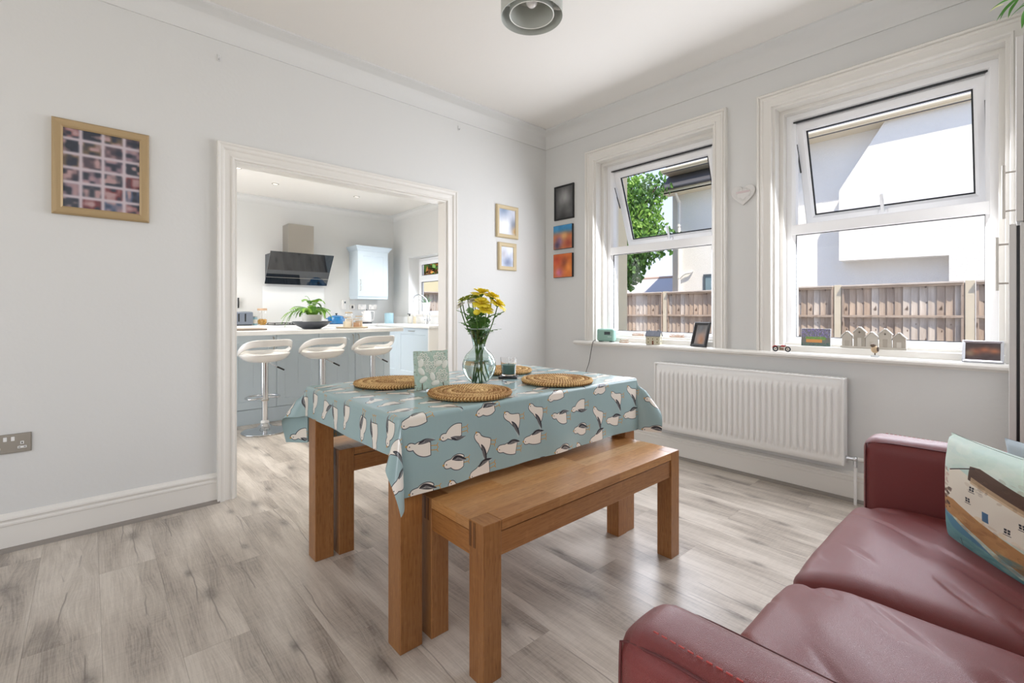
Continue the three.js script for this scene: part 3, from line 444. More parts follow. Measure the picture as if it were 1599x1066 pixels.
// --- vase of flowers
const VX = -1.955, VZ = 1.438;
{
  const v = thing('glass_vase', 'clear round-bellied glass vase with flared neck, half full of water', 'vase', [VX, CY, VZ]);
  const prof = [[0, 0.002], [0.030, 0.002], [0.045, 0.010], [0.066, 0.036], [0.078, 0.070], [0.077, 0.100], [0.062, 0.134], [0.040, 0.156], [0.030, 0.168], [0.0285, 0.176], [0.032, 0.196], [0.041, 0.230], [0.0505, 0.256]];
  const curve = new THREE.SplineCurve(prof.map(([a, b]) => new THREE.Vector2(a, b))).getPoints(60).map((p) => [Math.max(0, p.x), Math.max(0.002, p.y)]);
  part(v, 'glass', lathe([...curve, ...curve.slice().reverse().map(([r, y]) => [Math.max(0, r - 0.0028), y < 0.004 ? 0.006 : y])], 64), M('#f4faf9', 0.0, { transmission: 1, thickness: 0.003, ior: 1.5, attenuationColor: new THREE.Color('#b9d8cc'), attenuationDistance: 0.022 }));
  part(v, 'rim', new THREE.TorusGeometry(0.0500, 0.0022, 8, 64).rotateX(Math.PI / 2).translate(0, 0.256, 0), M('#eef5f2', 0.1, { transmission: 0.45, thickness: 0.002, ior: 1.5 }));  // whitened colour puts a highlight along the lip
  const wl = 0.112, wp = curve.filter(([, y]) => y < wl).map(([r, y]) => [Math.max(0, r - 0.0034), Math.max(0.0068, y)]); wp.push([wp[wp.length - 1][0] - 0.0005, wl], [0, wl - 0.0008]);
  part(v, 'water', lathe(wp, 64), M('#ffffff', 0.0, { transmission: 1, thickness: 0.1, ior: 1.33 }));
  // flowers: [sideways, height, towards the camera, kind, size], metres from the foot of the vase; sideways runs along the picture plane of a person standing at the sofa
  const side = [Math.sin(TH), Math.cos(TH)], fwd = [-Math.cos(TH), Math.sin(TH)], mStem = M('#5c8038', 0.6), leafM = M('#6a984a', 0.6, { transmission: 0.2, thickness: 0 }), mYellow = M('#ffee45', 0.6, { transmission: 0.25, thickness: 0 }), mCore = M('#c9a21a', 0.8), mLime = M('#c7cf52', 0.6), mPale = M('#eae6d4', 0.6);
  const petalGeo = (len, wd, cup) => { const g = new THREE.PlaneGeometry(wd, len, 2, 4).translate(0, len / 2, 0), p = g.attributes.position; for (let i = 0; i < p.count; i++) { const t = p.getY(i) / len, u = p.getX(i) / wd * 2; p.setXYZ(i, p.getX(i) * (0.45 + 1.0 * t) * (t > 0.85 ? 0.55 : 1), p.getY(i), cup * len * t * t + Math.abs(u) * wd * 0.22); } g.computeVertexNormals(); return g; };
  const head = (size, rows) => { const gs = []; for (let r = 0; r < rows; r++) { const n = 14 + r * 4, tilt = 0.25 + 1.05 * r / (rows - 1), len = size * (0.55 + 0.45 * r / (rows - 1)); for (let k = 0; k < n; k++) { const a = k / n * 6.283 + r * 0.37 + 0.2 * hash(k, r, 51); gs.push(turned(petalGeo(len * (0.9 + 0.2 * hash(k, r, 52)), size * 0.30, 0.30), tilt + 0.2 * (hash(k, r, 53) - 0.5), 0, 0).rotateY(a)); } } return gs; };
  const leafGeo = (len) => { const pts = []; const s = [[0, 0], [0.10, 0.16], [0.26, 0.30], [0.17, 0.40], [0.32, 0.55], [0.19, 0.66], [0.20, 0.82], [0, 1]]; const sh = shapeOf([...s, ...s.slice(1, -1).reverse().map(([x, y]) => [-x, y])]); const g = new THREE.ShapeGeometry(sh).scale(len, len, len), p = g.attributes.position; for (let i = 0; i < p.count; i++) p.setZ(i, Math.abs(p.getX(i)) * 0.35 + p.getY(i) * p.getY(i) / len * 0.5); g.computeVertexNormals(); return g; };
  const list = [[0.011, 0.420, 0.01, 'y', 0.046, 'large yellow chrysanthemum at the top of the bouquet'], [0.060, 0.404, 0.00, 'y', 0.042, 'yellow chrysanthemum just below the topmost bloom'], [0.014, 0.374, 0.05, 'y', 0.040, 'yellow chrysanthemum in the middle of the bouquet'], [0.088, 0.370, 0.02, 'y', 0.042, 'yellow chrysanthemum leaning out towards the windows'], [0.036, 0.346, 0.06, 'y', 0.032, 'small yellow chrysanthemum low in the bouquet'], [-0.006, 0.333, 0.07, 'b', 0.016, 'round yellow flower bud low in the bouquet'], [-0.022, 0.404, -0.02, 'l', 0.030, 'lime green chrysanthemum beside the topmost bloom'], [-0.052, 0.398, 0.01, 'l', 0.026, 'small lime green chrysanthemum in the bouquet'], [-0.080, 0.390, 0.00, 'l', 0.022, 'lime green chrysanthemum bud leaning towards the kitchen'], [-0.028, 0.384, 0.03, 'p', 0.024, 'cream flower among the yellow chrysanthemums'], [-0.086, 0.364, 0.02, 'p', 0.022, 'drooping cream flower leaning towards the kitchen']];
  list.forEach(([s, h, f, kind, size, label], n) => {
    const fl = thing('flower', label, 'flower', [VX, CY, VZ], 0, 'flowers in the glass vase');
    const tx = s * side[0] + f * fwd[0], tz = s * side[1] + f * fwd[1], bx = -tx * 0.32 + 0.014 * Math.cos(n * 2.4), bz = -tz * 0.32 + 0.014 * Math.sin(n * 2.4);
    const neck = [tx * 0.10 + 0.014 * Math.cos(n * 2.4), 0.172, tz * 0.10 + 0.014 * Math.sin(n * 2.4)];
    part(fl, 'stem', tube([[bx, 0.012 + 0.004 * (n % 3), bz], [neck[0] * 0.6 + bx * 0.4, 0.09, neck[2] * 0.6 + bz * 0.4], neck, [tx * 0.75, h * 0.78, tz * 0.75], [tx, h - 0.006, tz]], 0.0026, 24, 6), mStem);
    const hd = new THREE.Vector3(tx * 2.2, h - 0.12, tz * 2.2).normalize(), q = new THREE.Quaternion().setFromUnitVectors(new THREE.Vector3(0, 1, 0), hd);
    const put = (gs) => { const g = join(gs); g.applyQuaternion(q); return g.translate(tx, h, tz); };
    if (kind === 'b') part(fl, 'bud', put([new THREE.SphereGeometry(size, 14, 10).scale(1, 0.8, 1)]), mYellow);
    else part(fl, 'petals', put(head(size * 1.08, 3)), { y: mYellow, l: mLime, p: mPale }[kind]);
    if (kind === 'y') part(fl, 'flower_centre', put([new THREE.SphereGeometry(size * 0.22, 10, 7).scale(1, 0.6, 1).translate(0, size * 0.08, 0)]), mCore);
    part(fl, 'calyx', put([cyl(0.004, size * 0.36, size * 0.3, 0, -size * 0.3, 0, 12)]), leafM);
    for (let k = 0; k < 7; k++) {                           // leaves along the upper stem
      const t = 0.02 + 0.125 * k, y = lerp(0.175, h - 0.035, t), x = lerp(neck[0], tx, t * t), z = lerp(neck[2], tz, t * t), a = n * 1.9 + k * 2.4;
      part(fl, 'leaf', turned(leafGeo(k < 2 ? 0.036 : 0.060 + 0.022 * hash(n, k, 55)), k < 2 ? 0.12 : 0.40 + 0.6 * hash(n, k, 56), a, 0).translate(x, y, z), leafM);
    }
    if (n % 3 === 0) part(fl, 'leaf', turned(leafGeo(0.045), 1.1, n * 1.3, 0).translate(neck[0] * 0.5, 0.10, neck[2] * 0.5), leafM);
  });
}

// ================================================================ ON THE WALLS
// soft picture prints made of blurred patches of colour: spots = [u, v, radius, r, g, b]
function softPrint(W, H, base, spots, s = 1) {
  return dataTex(W, H, (i, j) => { const u = i / W, v = j / H; let c = base(u, v); for (const [x, y, r, R, G, B] of spots) c = mix(c, [R, G, B], Math.exp(-((u - x) ** 2 + (v - y) ** 2) / (r * r))); const n = (fbm(u * 5, v * 5, s, 0, 0, 2) - 0.5) * 26; return c.map((q) => Math.min(255, Math.max(0, q + n))); });
}
const sheet = (w, h, x, y, z) => new THREE.BoxGeometry(w, h, 0.002).translate(x, y, z);
function pictureFrame(name, label, cat, pos, turn, w, h, fw, depth, mFrame, tex, mat = 0, group) {
  const o = thing(name, label, cat, pos, turn, group);
  part(o, 'frame', moulding(rectPath(-w / 2, w / 2, -h / 2, h / 2), [[0, 0], [0, depth * 0.7], [fw * 0.18, depth], [fw * 0.45, depth * 0.82], [fw * 0.8, depth * 0.75], [fw, depth * 0.55], [fw, 0]], true, (u, v, k) => [u, v, k], 0.35), mFrame);
  if (mat) part(o, 'mount', sheet(w - fw, h - fw, 0, 0, depth * 0.25), M('#e9e4dc', 0.8));
  part(o, 'print', sheet(w - fw - mat * 2, h - fw - mat * 2, 0, 0, depth * 0.32), M('#ffffff', 0.35, { map: tex }));
  return o;
}
const mGold = M('#b09872', 0.4, { metalness: 0.3 }), mPaleWood = M('#cbb994', 0.55), mBlackFrame = M('#1d1d1f', 0.45);
{
  const dark = [58, 62, 74], tones = [[70, 74, 84], [150, 110, 112], [96, 84, 92], [120, 70, 74], [52, 56, 66], [140, 120, 130], [84, 96, 120], [110, 96, 84]];
  const collage = dataTex(192, 224, (i, j) => { const u = i / 192, v = j / 224, cu = u * 4, cv = v * 6, a = Math.floor(cu), b = Math.floor(cv), fu = cu - a, fv = cv - b; const e = smooth(0.0, 0.16, fu) * smooth(1, 0.84, fu) * smooth(0, 0.2, fv) * smooth(1, 0.8, fv); const n = fbm(u * 16, v * 20, 5, 0, 0, 1), c = mix(tones[(a * 3 + b * 5) % 8], n > 0.5 ? [176, 146, 146] : dark, sat(Math.abs(n - 0.5) * 2.6)); return mix([196, 184, 190], c, e); });
  pictureFrame('collage_picture', 'large gold framed photo collage on the kitchen wall', 'picture', [-3.262, 1.813, 0.001], 0, 0.372, 0.466, 0.040, 0.024, mGold, collage);
  pictureFrame('small_picture', 'pale wood framed print above another, beside the kitchen opening', 'picture', [-0.510, 1.919, 0.001], 0, 0.262, 0.292, 0.034, 0.022, mPaleWood, softPrint(96, 96, () => [222, 226, 236], [[0.8, 0.4, 0.25, 120, 130, 150], [0.9, 0.2, 0.15, 190, 150, 90], [0.3, 0.9, 0.3, 130, 150, 180], [0.4, 0.4, 0.3, 244, 246, 250]], 61));
  pictureFrame('small_picture', 'smaller pale wood framed print below another, beside the kitchen opening', 'picture', [-0.510, 1.606, 0.001], 0, 0.216, 0.248, 0.036, 0.022, mPaleWood, softPrint(96, 96, () => [206, 214, 226], [[0.5, 0.3, 0.3, 120, 134, 168], [0.6, 0.85, 0.3, 232, 236, 240], [0.3, 0.6, 0.2, 190, 190, 200]], 62));
  pictureFrame('portrait_picture', 'black framed black and white picture topmost beside the corner window', 'picture', [-0.001, 2.136, 0.247], -Math.PI / 2, 0.240, 0.322, 0.016, 0.018, mBlackFrame, softPrint(96, 128, () => [74, 74, 74], [[0.5, 0.6, 0.32, 172, 172, 170], [0.5, 0.3, 0.25, 130, 130, 128], [0.45, 0.1, 0.3, 60, 60, 60]], 63));
  const canvas = (label, y, h, tex) => { const o = thing('canvas_print', label, 'picture', [-0.001, y, 0.243], -Math.PI / 2); part(o, 'stretcher', rbox(0.232, h, 0.024, 0.002, 0, 0, 0.012), mBlackFrame); part(o, 'print', sheet(0.228, h - 0.004, 0, 0, 0.0245), M('#ffffff', 0.5, { map: tex })); };
  canvas('small canvas print with blue sky and orange tones under the black picture', 1.810, 0.224, softPrint(96, 96, (u, v) => mix([206, 120, 70], [60, 140, 190], smooth(0.5, 0.85, v)), [[0.35, 0.35, 0.2, 150, 110, 150], [0.6, 0.5, 0.18, 220, 170, 110], [0.2, 0.15, 0.2, 90, 80, 110], [0.8, 0.2, 0.2, 170, 80, 60]], 64));
  canvas('small canvas print in orange and pink, lowest beside the corner window', 1.542, 0.222, softPrint(96, 96, () => [214, 112, 48], [[0.3, 0.2, 0.22, 210, 120, 150], [0.6, 0.6, 0.2, 130, 60, 40], [0.2, 0.7, 0.25, 200, 80, 50], [0.85, 0.4, 0.25, 232, 140, 60]], 65));
}
// hanging heart between the windows
{
  const h = thing('heart_ornament', 'white carved heart plaque hanging between the two windows', 'ornament', [-0.001, 1.835, 1.868], -Math.PI / 2);
  h.scale.setScalar(1.14); const s = new THREE.Shape(); s.moveTo(0, 0); s.bezierCurveTo(-0.022, 0.018, -0.068, 0.048, -0.066, 0.082); s.bezierCurveTo(-0.064, 0.118, -0.018, 0.122, 0, 0.092); s.bezierCurveTo(0.018, 0.122, 0.064, 0.118, 0.066, 0.082); s.bezierCurveTo(0.068, 0.048, 0.022, 0.018, 0, 0);
  const m = M('#dcdad6', 0.7); const b = part(h, 'plaque', slab(s, 0.008, 0.002).translate(0, 0, 0.003), m);
  const curls = []; for (let k = 0; k < 22; k++) { const a = k / 22 * 6.283, r = 0.78, x = 0.052 * Math.sin(a) * r, y = 0.062 + 0.046 * Math.cos(a) * r - (Math.abs(Math.sin(a)) < 0.25 && Math.cos(a) > 0 ? 0.012 : 0); if (y < 0.115 - Math.abs(x) * 0.3) curls.push(new THREE.TorusGeometry(0.0045, 0.0014, 5, 10, 4.6).rotateZ(a * 3).translate(x * (y < 0.04 ? 0.55 : 1), y, 0.0135)); }
  part(b, 'carved_scrolls', curls, m); part(h, 'raised_band', rbox(0.082, 0.012, 0.002, 0.001, 0, 0.076, 0.0135), M('#d3c3c3', 0.7));
}
for (const [x, y, l] of [[-2.752, 2.585, 'small clear adhesive hook high above the opening near the collage'], [-1.043, 2.628, 'small clear adhesive hook high above the opening near the corner']]) { const h = thing('wall_hook', l, 'hook', [x, y, 0.0005]); part(h, 'plate', rbox(0.016, 0.040, 0.004, 0.002, 0, 0, 0.002), M('#d8d8d6', 0.3)); part(h, 'hook', tube([[0, -0.006, 0.003], [0, -0.016, 0.014], [0, -0.006, 0.020]], 0.003, 10, 6), M('#cfcfcd', 0.2)); }
// double socket, brushed steel
function socketOutlet(o, x, m, mIn) { const g = []; g.push(rbox(0.009, 0.012, 0.002, 0.001, x, 0.010, 0.0085), rbox(0.012, 0.006, 0.002, 0.001, x - 0.012, -0.012, 0.0085), rbox(0.012, 0.006, 0.002, 0.001, x + 0.012, -0.012, 0.0085)); return g; }
function doubleSocket(name, label, pos, turn, mPlate, mInsert, group, w = 0.146, h = 0.088) {
  const o = thing(name, label, 'socket', pos, turn, group);
  part(o, 'plate', rbox(w, h, 0.008, 0.002, 0, 0, 0.004), mPlate);
  for (const s of [-1, 1]) {
    const x = s * w * 0.29; part(o, 'outlet', [rbox(0.012, 0.014, 0.002, 0.003, x, 0.000, 0.0085), rbox(0.030, 0.010, 0.002, 0.004, x, -0.020, 0.0085)], mInsert);
    part(o, 'pin_hole', [box(0.004, 0.008, 0.001, x, 0.000, 0.0098), box(0.007, 0.003, 0.001, x - 0.009, -0.020, 0.0098), box(0.007, 0.003, 0.001, x + 0.009, -0.020, 0.0098)], mBlack);
    part(o, 'switch', rbox(0.012, 0.020, 0.004, 0.002, s * w * 0.085, 0.022, 0.0095), mInsert);
  }
  return o;
}
doubleSocket('double_socket', 'brushed steel double socket with white inserts low on the wall', [-3.588, 0.493, 0.0005], 0, M('#8f8a82', 0.28, { metalness: 0.9 }), M('#e9e9e7', 0.3));

// --- radiator
{
  const r = thing('radiator', 'long white ribbed panel radiator under the windows', 'radiator', [0, 0, 0]);
  const z0 = 1.252, z1 = 2.455, y0 = 0.215, y1 = 0.708, X = -0.108, N = 33, W = z1 - z0, cols = N * 10;
  const g = new THREE.PlaneGeometry(W, y1 - y0, cols, 30), p = g.attributes.position;
  for (let i = 0; i < p.count; i++) {
    const u = (p.getX(i) + W / 2) / W, y = p.getY(i), e = smooth((y1 - y0) / 2 - 0.045, (y1 - y0) / 2 - 0.062, Math.abs(y)), inn = smooth(0.010, 0.022, u * W) * smooth(0.010, 0.022, (1 - u) * W);
    const f = (u * W - 0.016) / (W - 0.032) * N, k = f - Math.floor(f), rib = smooth(0.10, 0.26, k) * smooth(0.90, 0.74, k), lip = smooth((y1 - y0) / 2 - 0.008, (y1 - y0) / 2, Math.abs(y));
    p.setXYZ(i, p.getX(i), y, 0.011 * rib * e * inn - 0.012 * lip);
  }
  g.computeVertexNormals(); g.rotateY(-Math.PI / 2).translate(X + 0.012, (y0 + y1) / 2, (z0 + z1) / 2);
  const mRad = M('#eeede9', 0.3); part(r, 'front_panel', g, mRad);
  part(r, 'back_panel', rspan(-0.040, -0.030, y0 + 0.01, y1 - 0.02, z0 + 0.01, z1 - 0.01, 0.004), mRad);
  part(r, 'convector_fins', (() => { const a = []; for (let k = 0; k < 60; k++) a.push(box(0.052, 0.42, 0.0015, -0.068, 0.46, z0 + 0.02 + k * (W - 0.04) / 59)); return a; })(), mRad);
  for (const z of [z0, z1]) part(r, 'side_cover', rspan(-0.104, -0.022, y0 + 0.004, y1 + 0.012, z - 0.006, z + 0.006, 0.004), mRad);
  part(r, 'top_grille', (() => { const a = [rspan(-0.106, -0.096, y1 + 0.002, y1 + 0.014, z0, z1, 0.003), rspan(-0.032, -0.022, y1 + 0.002, y1 + 0.014, z0, z1, 0.003), rspan(-0.067, -0.061, y1 + 0.004, y1 + 0.013, z0, z1, 0.002)]; for (let k = 0; k < 46; k++) a.push(box(0.076, 0.009, 0.008, -0.064, y1 + 0.008, z0 + 0.013 + k * (W - 0.026) / 45)); return a; })(), mRad);
  const v = part(r, 'valve', [turned(cyl(0.012, 0.012, 0.045), Math.PI / 2, 0, 0).translate(-0.064, 0.262, z1 + 0.004), cyl(0.011, 0.011, 0.05, -0.064, 0.215, z1 + 0.052), ball(0.015, -0.064, 0.262, z1 + 0.052)], mChrome);
  part(v, 'valve_cap', turned(cyl(0.014, 0.012, 0.035, 0, 0, 0, 12), Math.PI / 2, 0, 0).translate(-0.064, 0.262, z1 + 0.064), M('#cfcdc8', 0.3));
  part(r, 'pipe', rod([-0.064, 0.0, z1 + 0.052], [-0.064, 0.22, z1 + 0.052], 0.008, 10), mWhite);
  for (const z of [z0 + 0.2, z1 - 0.2]) part(r, 'bracket', rspan(-0.034, -0.001, y0 + 0.05, y1 - 0.05, z - 0.015, z + 0.015, 0.002), mRad);
}
// --- ceiling lamp: a drum in a drum
{
  const l = thing('ceiling_lamp', 'grey two-ring drum ceiling lamp above the table', 'lamp', [-1.63, CEIL, 1.46]);
  const mDrum = M('#bdc0b9', 0.45, { side: THREE.DoubleSide }), mInner = mDrum;
  const wall = (R, t, y0, y1) => lathe([[R, y0], [R, y1], [R - t, y1], [R - t, y0], [R, y0]], 64);
  part(l, 'ceiling_rose', lathe([[0, 0], [0.055, 0], [0.055, -0.018], [0.045, -0.026], [0, -0.026]], 40), mWhite);
  part(l, 'stem', rod([0, -0.02, 0], [0, -0.09, 0], 0.008), mChrome);
  part(l, 'outer_shade', wall(0.158, 0.003, -0.205, -0.045), mDrum);
  part(l, 'inner_shade', wall(0.112, 0.003, -0.195, -0.060), mInner);
  part(l, 'diffuser', lathe([[0, -0.078], [0.06, -0.082], [0.1095, -0.080], [0.1095, -0.076], [0, -0.074]], 48), mDrum);
  part(l, 'shade_rim', new THREE.TorusGeometry(0.112, 0.0025, 8, 64).rotateX(Math.PI / 2).translate(0, -0.195, 0), M('#e6e6df', 0.4));
  for (const a of [0.62, 0.62 + Math.PI]) part(l, 'spoke', rod([0.110 * Math.cos(a), -0.150, 0.110 * Math.sin(a)], [0.157 * Math.cos(a), -0.150, 0.157 * Math.sin(a)], 0.007), mWhite);
  part(l, 'bulb', [new THREE.SphereGeometry(0.030, 20, 14).translate(0, -0.125, 0), cyl(0.014, 0.014, 0.03, 0, -0.105, 0)], M('#e8e4e0', 0.15));
}

// ================================================================ ON THE WINDOW BOARD (its top is y = 0.85)
const SY = 0.8505;
{ // radio
  const r = thing('radio', 'small mint green radio with a grey display on the window board', 'radio', [-0.012, SY, 0.735], -Math.PI / 2 + 0.15);
  const mint = M('#8db3a6', 0.4); part(r, 'case', rbox(0.165, 0.108, 0.06, 0.018, 0, 0.058, 0, 4), mint); part(r, 'display', rbox(0.056, 0.026, 0.003, 0.001, 0.022, 0.074, 0.030), M('#3a4446', 0.2));
  part(r, 'buttons', [0, 1, 2].map((k) => rbox(0.009, 0.006, 0.004, 0.002, 0.032 + k * 0.012, 0.044, 0.030)), M('#d7e4de', 0.4));
  part(r, 'aerial', rod([-0.05, 0.105, -0.03], [-0.056, 0.36, -0.040], 0.0016), mSteel); part(r, 'foot', [rbox(0.03, 0.006, 0.04, 0.002, -0.05, 0.003, 0), rbox(0.03, 0.006, 0.04, 0.002, 0.05, 0.003, 0)], mBlack);
  solo('power_cable', tube([[-0.04, SY + 0.012, 0.640], [-0.062, 0.846, 0.628], [-0.058, 0.79, 0.610], [-0.03, 0.66, 0.560], [-0.026, 0.56, 0.520], [-0.028, 0.36, 0.48], [-0.034, 0.06, 0.46], [-0.036, 0.004, 0.50]], 0.0026, 60, 6), mBlack, 'thin black cable hanging from the window board beside the radio', 'cable');
}
function wordSign(label, pos, len, turn) {                  // a strip of cut-out wooden letters on a little base, too small to read
  const w = thing('word_sign', label, 'ornament', pos, turn, undefined), n = Math.round(len / 0.013), m = M('#b8977a', 0.7);
  part(w, 'base', rbox(len, 0.006, 0.016, 0.001, 0, 0.003, 0), m);
  for (let k = 0; k < n; k++) { const x = -len / 2 + (k + 0.5) * len / n, h = 0.016 + 0.014 * hash(k, Math.round(pos[2] * 100), 66); part(w, 'letter', new THREE.TorusGeometry(0.0050, 0.0016, 5, 10, 3.6 + 2 * hash(k, 1, 67)).scale(1, h / 0.014, 1).rotateZ(-0.3).translate(x, 0.005 + h * 0.42, 0), m); }
}
wordSign('little wooden word ornament standing low beside the radio', [-0.03, SY, 0.925], 0.085, -Math.PI / 2);
wordSign('little wooden word ornament on the window frame ledge beside the toy house', [0.115, 0.9055, 0.965], 0.11, -Math.PI / 2);
wordSign('little wooden word ornament on the window frame ledge beside the black photo frame', [0.115, 0.9055, 1.315], 0.12, -Math.PI / 2);
{ // toy house
  const h = thing('toy_house', 'little wooden house ornament with a slate blue roof on the window board', 'ornament', [-0.012, SY, 1.190], -Math.PI / 2 + 0.28);
  part(h, 'walls', slab([[-0.032, 0], [0.032, 0], [0.032, 0.062], [0, 0.100], [-0.032, 0.062]], 0.108, 0.001).rotateY(Math.PI / 2).translate(-0.054, 0, 0), M('#c9c3ac', 0.7));
  for (const s of [-1, 1]) part(h, 'roof_slope', turned(rbox(0.118, 0.005, 0.054, 0.001, 0, 0.0025, 0), s * 0.87, 0, 0).translate(0, 0.083, s * 0.019), M('#565a63', 0.6));
  for (const x of [-0.035, 0.035]) part(h, 'chimney', box(0.012, 0.020, 0.012, x, 0.106, 0), M('#9b9a95', 0.7));
  part(h, 'door', box(0.012, 0.030, 0.002, 0, 0.015, 0.0335), M('#7d4a35', 0.7));
  for (const [x, y] of [[-0.034, 0.044], [0, 0.044], [0.034, 0.044], [-0.034, 0.018], [0.034, 0.018]]) { const w = part(h, 'window', box(0.016, 0.013, 0.002, x, y, 0.0335), M('#e9dfb0', 0.6)); part(w, 'pane', box(0.010, 0.008, 0.001, x, y, 0.0348), M('#4b4d4b', 0.5)); }
  for (const y of [0.026, 0.052]) part(h, 'window', box(0.002, 0.010, 0.012, 0.0555, y, 0.004), M('#5a5f64', 0.5));
}
function standFrame(name, label, pos, turn, w, h, fw, m, tex, lean) {
  const o = thing(name, label, 'photo frame', pos, turn), b = new THREE.Group(); b.name = 'frame'; o.add(b); b.rotation.x = -lean;
  part(b, 'border', moulding(rectPath(-w / 2, w / 2, 0, h), [[0, 0], [0, 0.012], [fw * 0.3, 0.015], [fw, 0.010], [fw, 0]], true, (u, v, k) => [u, v, k], 0.35), m);
  part(b, 'photo', sheet(w - fw, h - fw, 0, h / 2, 0.004), M('#ffffff', 0.25, { map: tex })); part(b, 'backing', sheet(w - 0.004, h - 0.004, 0, h / 2, 0.001), mBlack);
  part(o, 'strut', rod([0, h * 0.55, -Math.sin(lean) * h * 0.55], [0, 0.002, -Math.sin(lean) * h * 0.55 - 0.05], 0.003), mBlack);
}
standFrame('photo_frame', 'black photo frame leaning back on the window board', [-0.022, SY, 1.560], -Math.PI / 2 - 0.22, 0.135, 0.185, 0.020, mBlackFrame, softPrint(64, 96, () => [128, 124, 122], [[0.5, 0.4, 0.25, 190, 150, 128], [0.6, 0.2, 0.2, 176, 130, 100], [0.4, 0.8, 0.3, 110, 112, 114]], 71), 0.30);
standFrame('photo_frame', 'silver photo frame leaning back on the window board beside the tall cupboard', [-0.030, SY, 3.018], -Math.PI / 2, 0.148, 0.112, 0.012, M('#cfd2d8', 0.25, { metalness: 0.7 }), softPrint(96, 64, () => [84, 72, 72], [[0.3, 0.5, 0.16, 150, 96, 76], [0.55, 0.6, 0.14, 164, 104, 80], [0.8, 0.55, 0.14, 170, 112, 84], [0.15, 0.4, 0.14, 140, 120, 100]], 72), 0.35);
{ // lavender picture
  const o = thing('lavender_picture', 'small unframed lavender field picture leaning on the window frame', 'picture', [0.085, 0.8885, 2.270], -Math.PI / 2 + 0.12);
  const tex = canvasTex(256, 192, (c, W, H) => { c.fillStyle = '#6b6a63'; c.fillRect(0, 0, W, H); for (let k = 0; k < 900; k++) { const x = hash(k, 1, 75) * W, y = hash(k, 2, 75) * H * 0.5; c.fillStyle = ['#6d5ca8', '#8d7cc4', '#4a3f86', '#b9a8dc', '#5f7a4a'][k % 5]; c.fillRect(x, y, 3, 6); } for (let k = 0; k < 500; k++) { c.fillStyle = ['#6d9a3c', '#87b04a', '#4c7a30'][k % 3]; c.fillRect(W * 0.15 + hash(k, 3, 75) * W * 0.7, H * 0.45 + hash(k, 4, 75) * H * 0.17, 2, 8); } c.fillStyle = '#c98a4e'; c.fillRect(W * 0.17, H * 0.62, W * 0.55, H * 0.18); for (let k = 0; k < 400; k++) { c.fillStyle = ['#3d6a62', '#2f4a50', '#5b7a5a', '#44505e'][k % 4]; c.fillRect(hash(k, 5, 75) * W, H * 0.80 + hash(k, 6, 75) * H * 0.2, 6, 4); } });
  const b = part(o, 'board', rbox(0.158, 0.112, 0.006, 0.001, 0, 0.056, 0), M('#ffffff', 0.5)); b.rotation.x = -0.16; const pr = part(b, 'print', sheet(0.156, 0.110, 0, 0.056, 0.0028), M('#ffffff', 0.5, { map: tex }));
}
{ // row of driftwood beach huts
  const o = thing('beach_huts', 'row of five grey driftwood beach huts on the window frame ledge', 'ornament', [0.078, 0.8885, 2.560], -Math.PI / 2), m = [M('#b9b2a6', 0.85), M('#a79f93', 0.85), M('#c4beb3', 0.85)], mRoof = M('#cbc7bf', 0.8);
  part(o, 'base', rbox(0.310, 0.012, 0.030, 0.001, 0, 0.006, 0), m[2]);
  [[-0.122, 0.055, 0.050], [-0.060, 0.082, 0.056], [-0.002, 0.054, 0.054], [0.060, 0.074, 0.056], [0.122, 0.052, 0.056]].forEach(([x, h, w], k) => {
    const hut = part(o, 'hut', slab([[x - w / 2, 0.012], [x + w / 2, 0.012], [x + w / 2, 0.012 + h], [x, 0.012 + h + 0.030], [x - w / 2, 0.012 + h]], 0.020, 0.0008).translate(0, 0, -0.010), m[k % 3]);
    for (const s of [-1, 1]) part(hut, 'roof_strip', turned(rbox(0.046, 0.005, 0.026, 0.001), 0, 0, s * -0.82).translate(x + s * 0.018, 0.012 + h + 0.016, 0.001), mRoof);
    part(hut, 'door', rbox(0.020, h * 0.62, 0.003, 0.001, x, 0.012 + h * 0.31, 0.0115), m[(k + 1) % 3]); if (k % 2) part(hut, 'gable_mark', [box(0.012, 0.003, 0.002, x, 0.012 + h + 0.002, 0.0115), box(0.003, 0.012, 0.002, x, 0.012 + h + 0.002, 0.0115)], M('#6e675e', 0.8));
  });
}
{ // small figurine on a clear foot
  const o = thing('small_figurine', 'tiny brown and cream figurine on a clear foot on the window board', 'figurine', [-0.026, SY, 2.590], -Math.PI / 2);
  part(o, 'foot', rbox(0.036, 0.010, 0.026, 0.002, 0, 0.005, 0), M('#e8eef2', 0.05, { transmission: 0.8, thickness: 0.01 })); part(o, 'stalk', rod([0, 0.01, 0], [0, 0.022, 0], 0.003), M('#5b4a3a', 0.6));
  part(o, 'body', new THREE.SphereGeometry(0.019, 16, 12).scale(1, 1.1, 0.7).translate(0, 0.042, 0), M('#cdb492', 0.6)); part(o, 'head', new THREE.SphereGeometry(0.013, 14, 10).translate(-0.008, 0.064, 0), M('#6b5a4c', 0.6)); part(o, 'wing', new THREE.SphereGeometry(0.012, 10, 8).scale(0.5, 1.2, 0.6).translate(0.014, 0.044, 0.006), M('#5a4d44', 0.6));
}
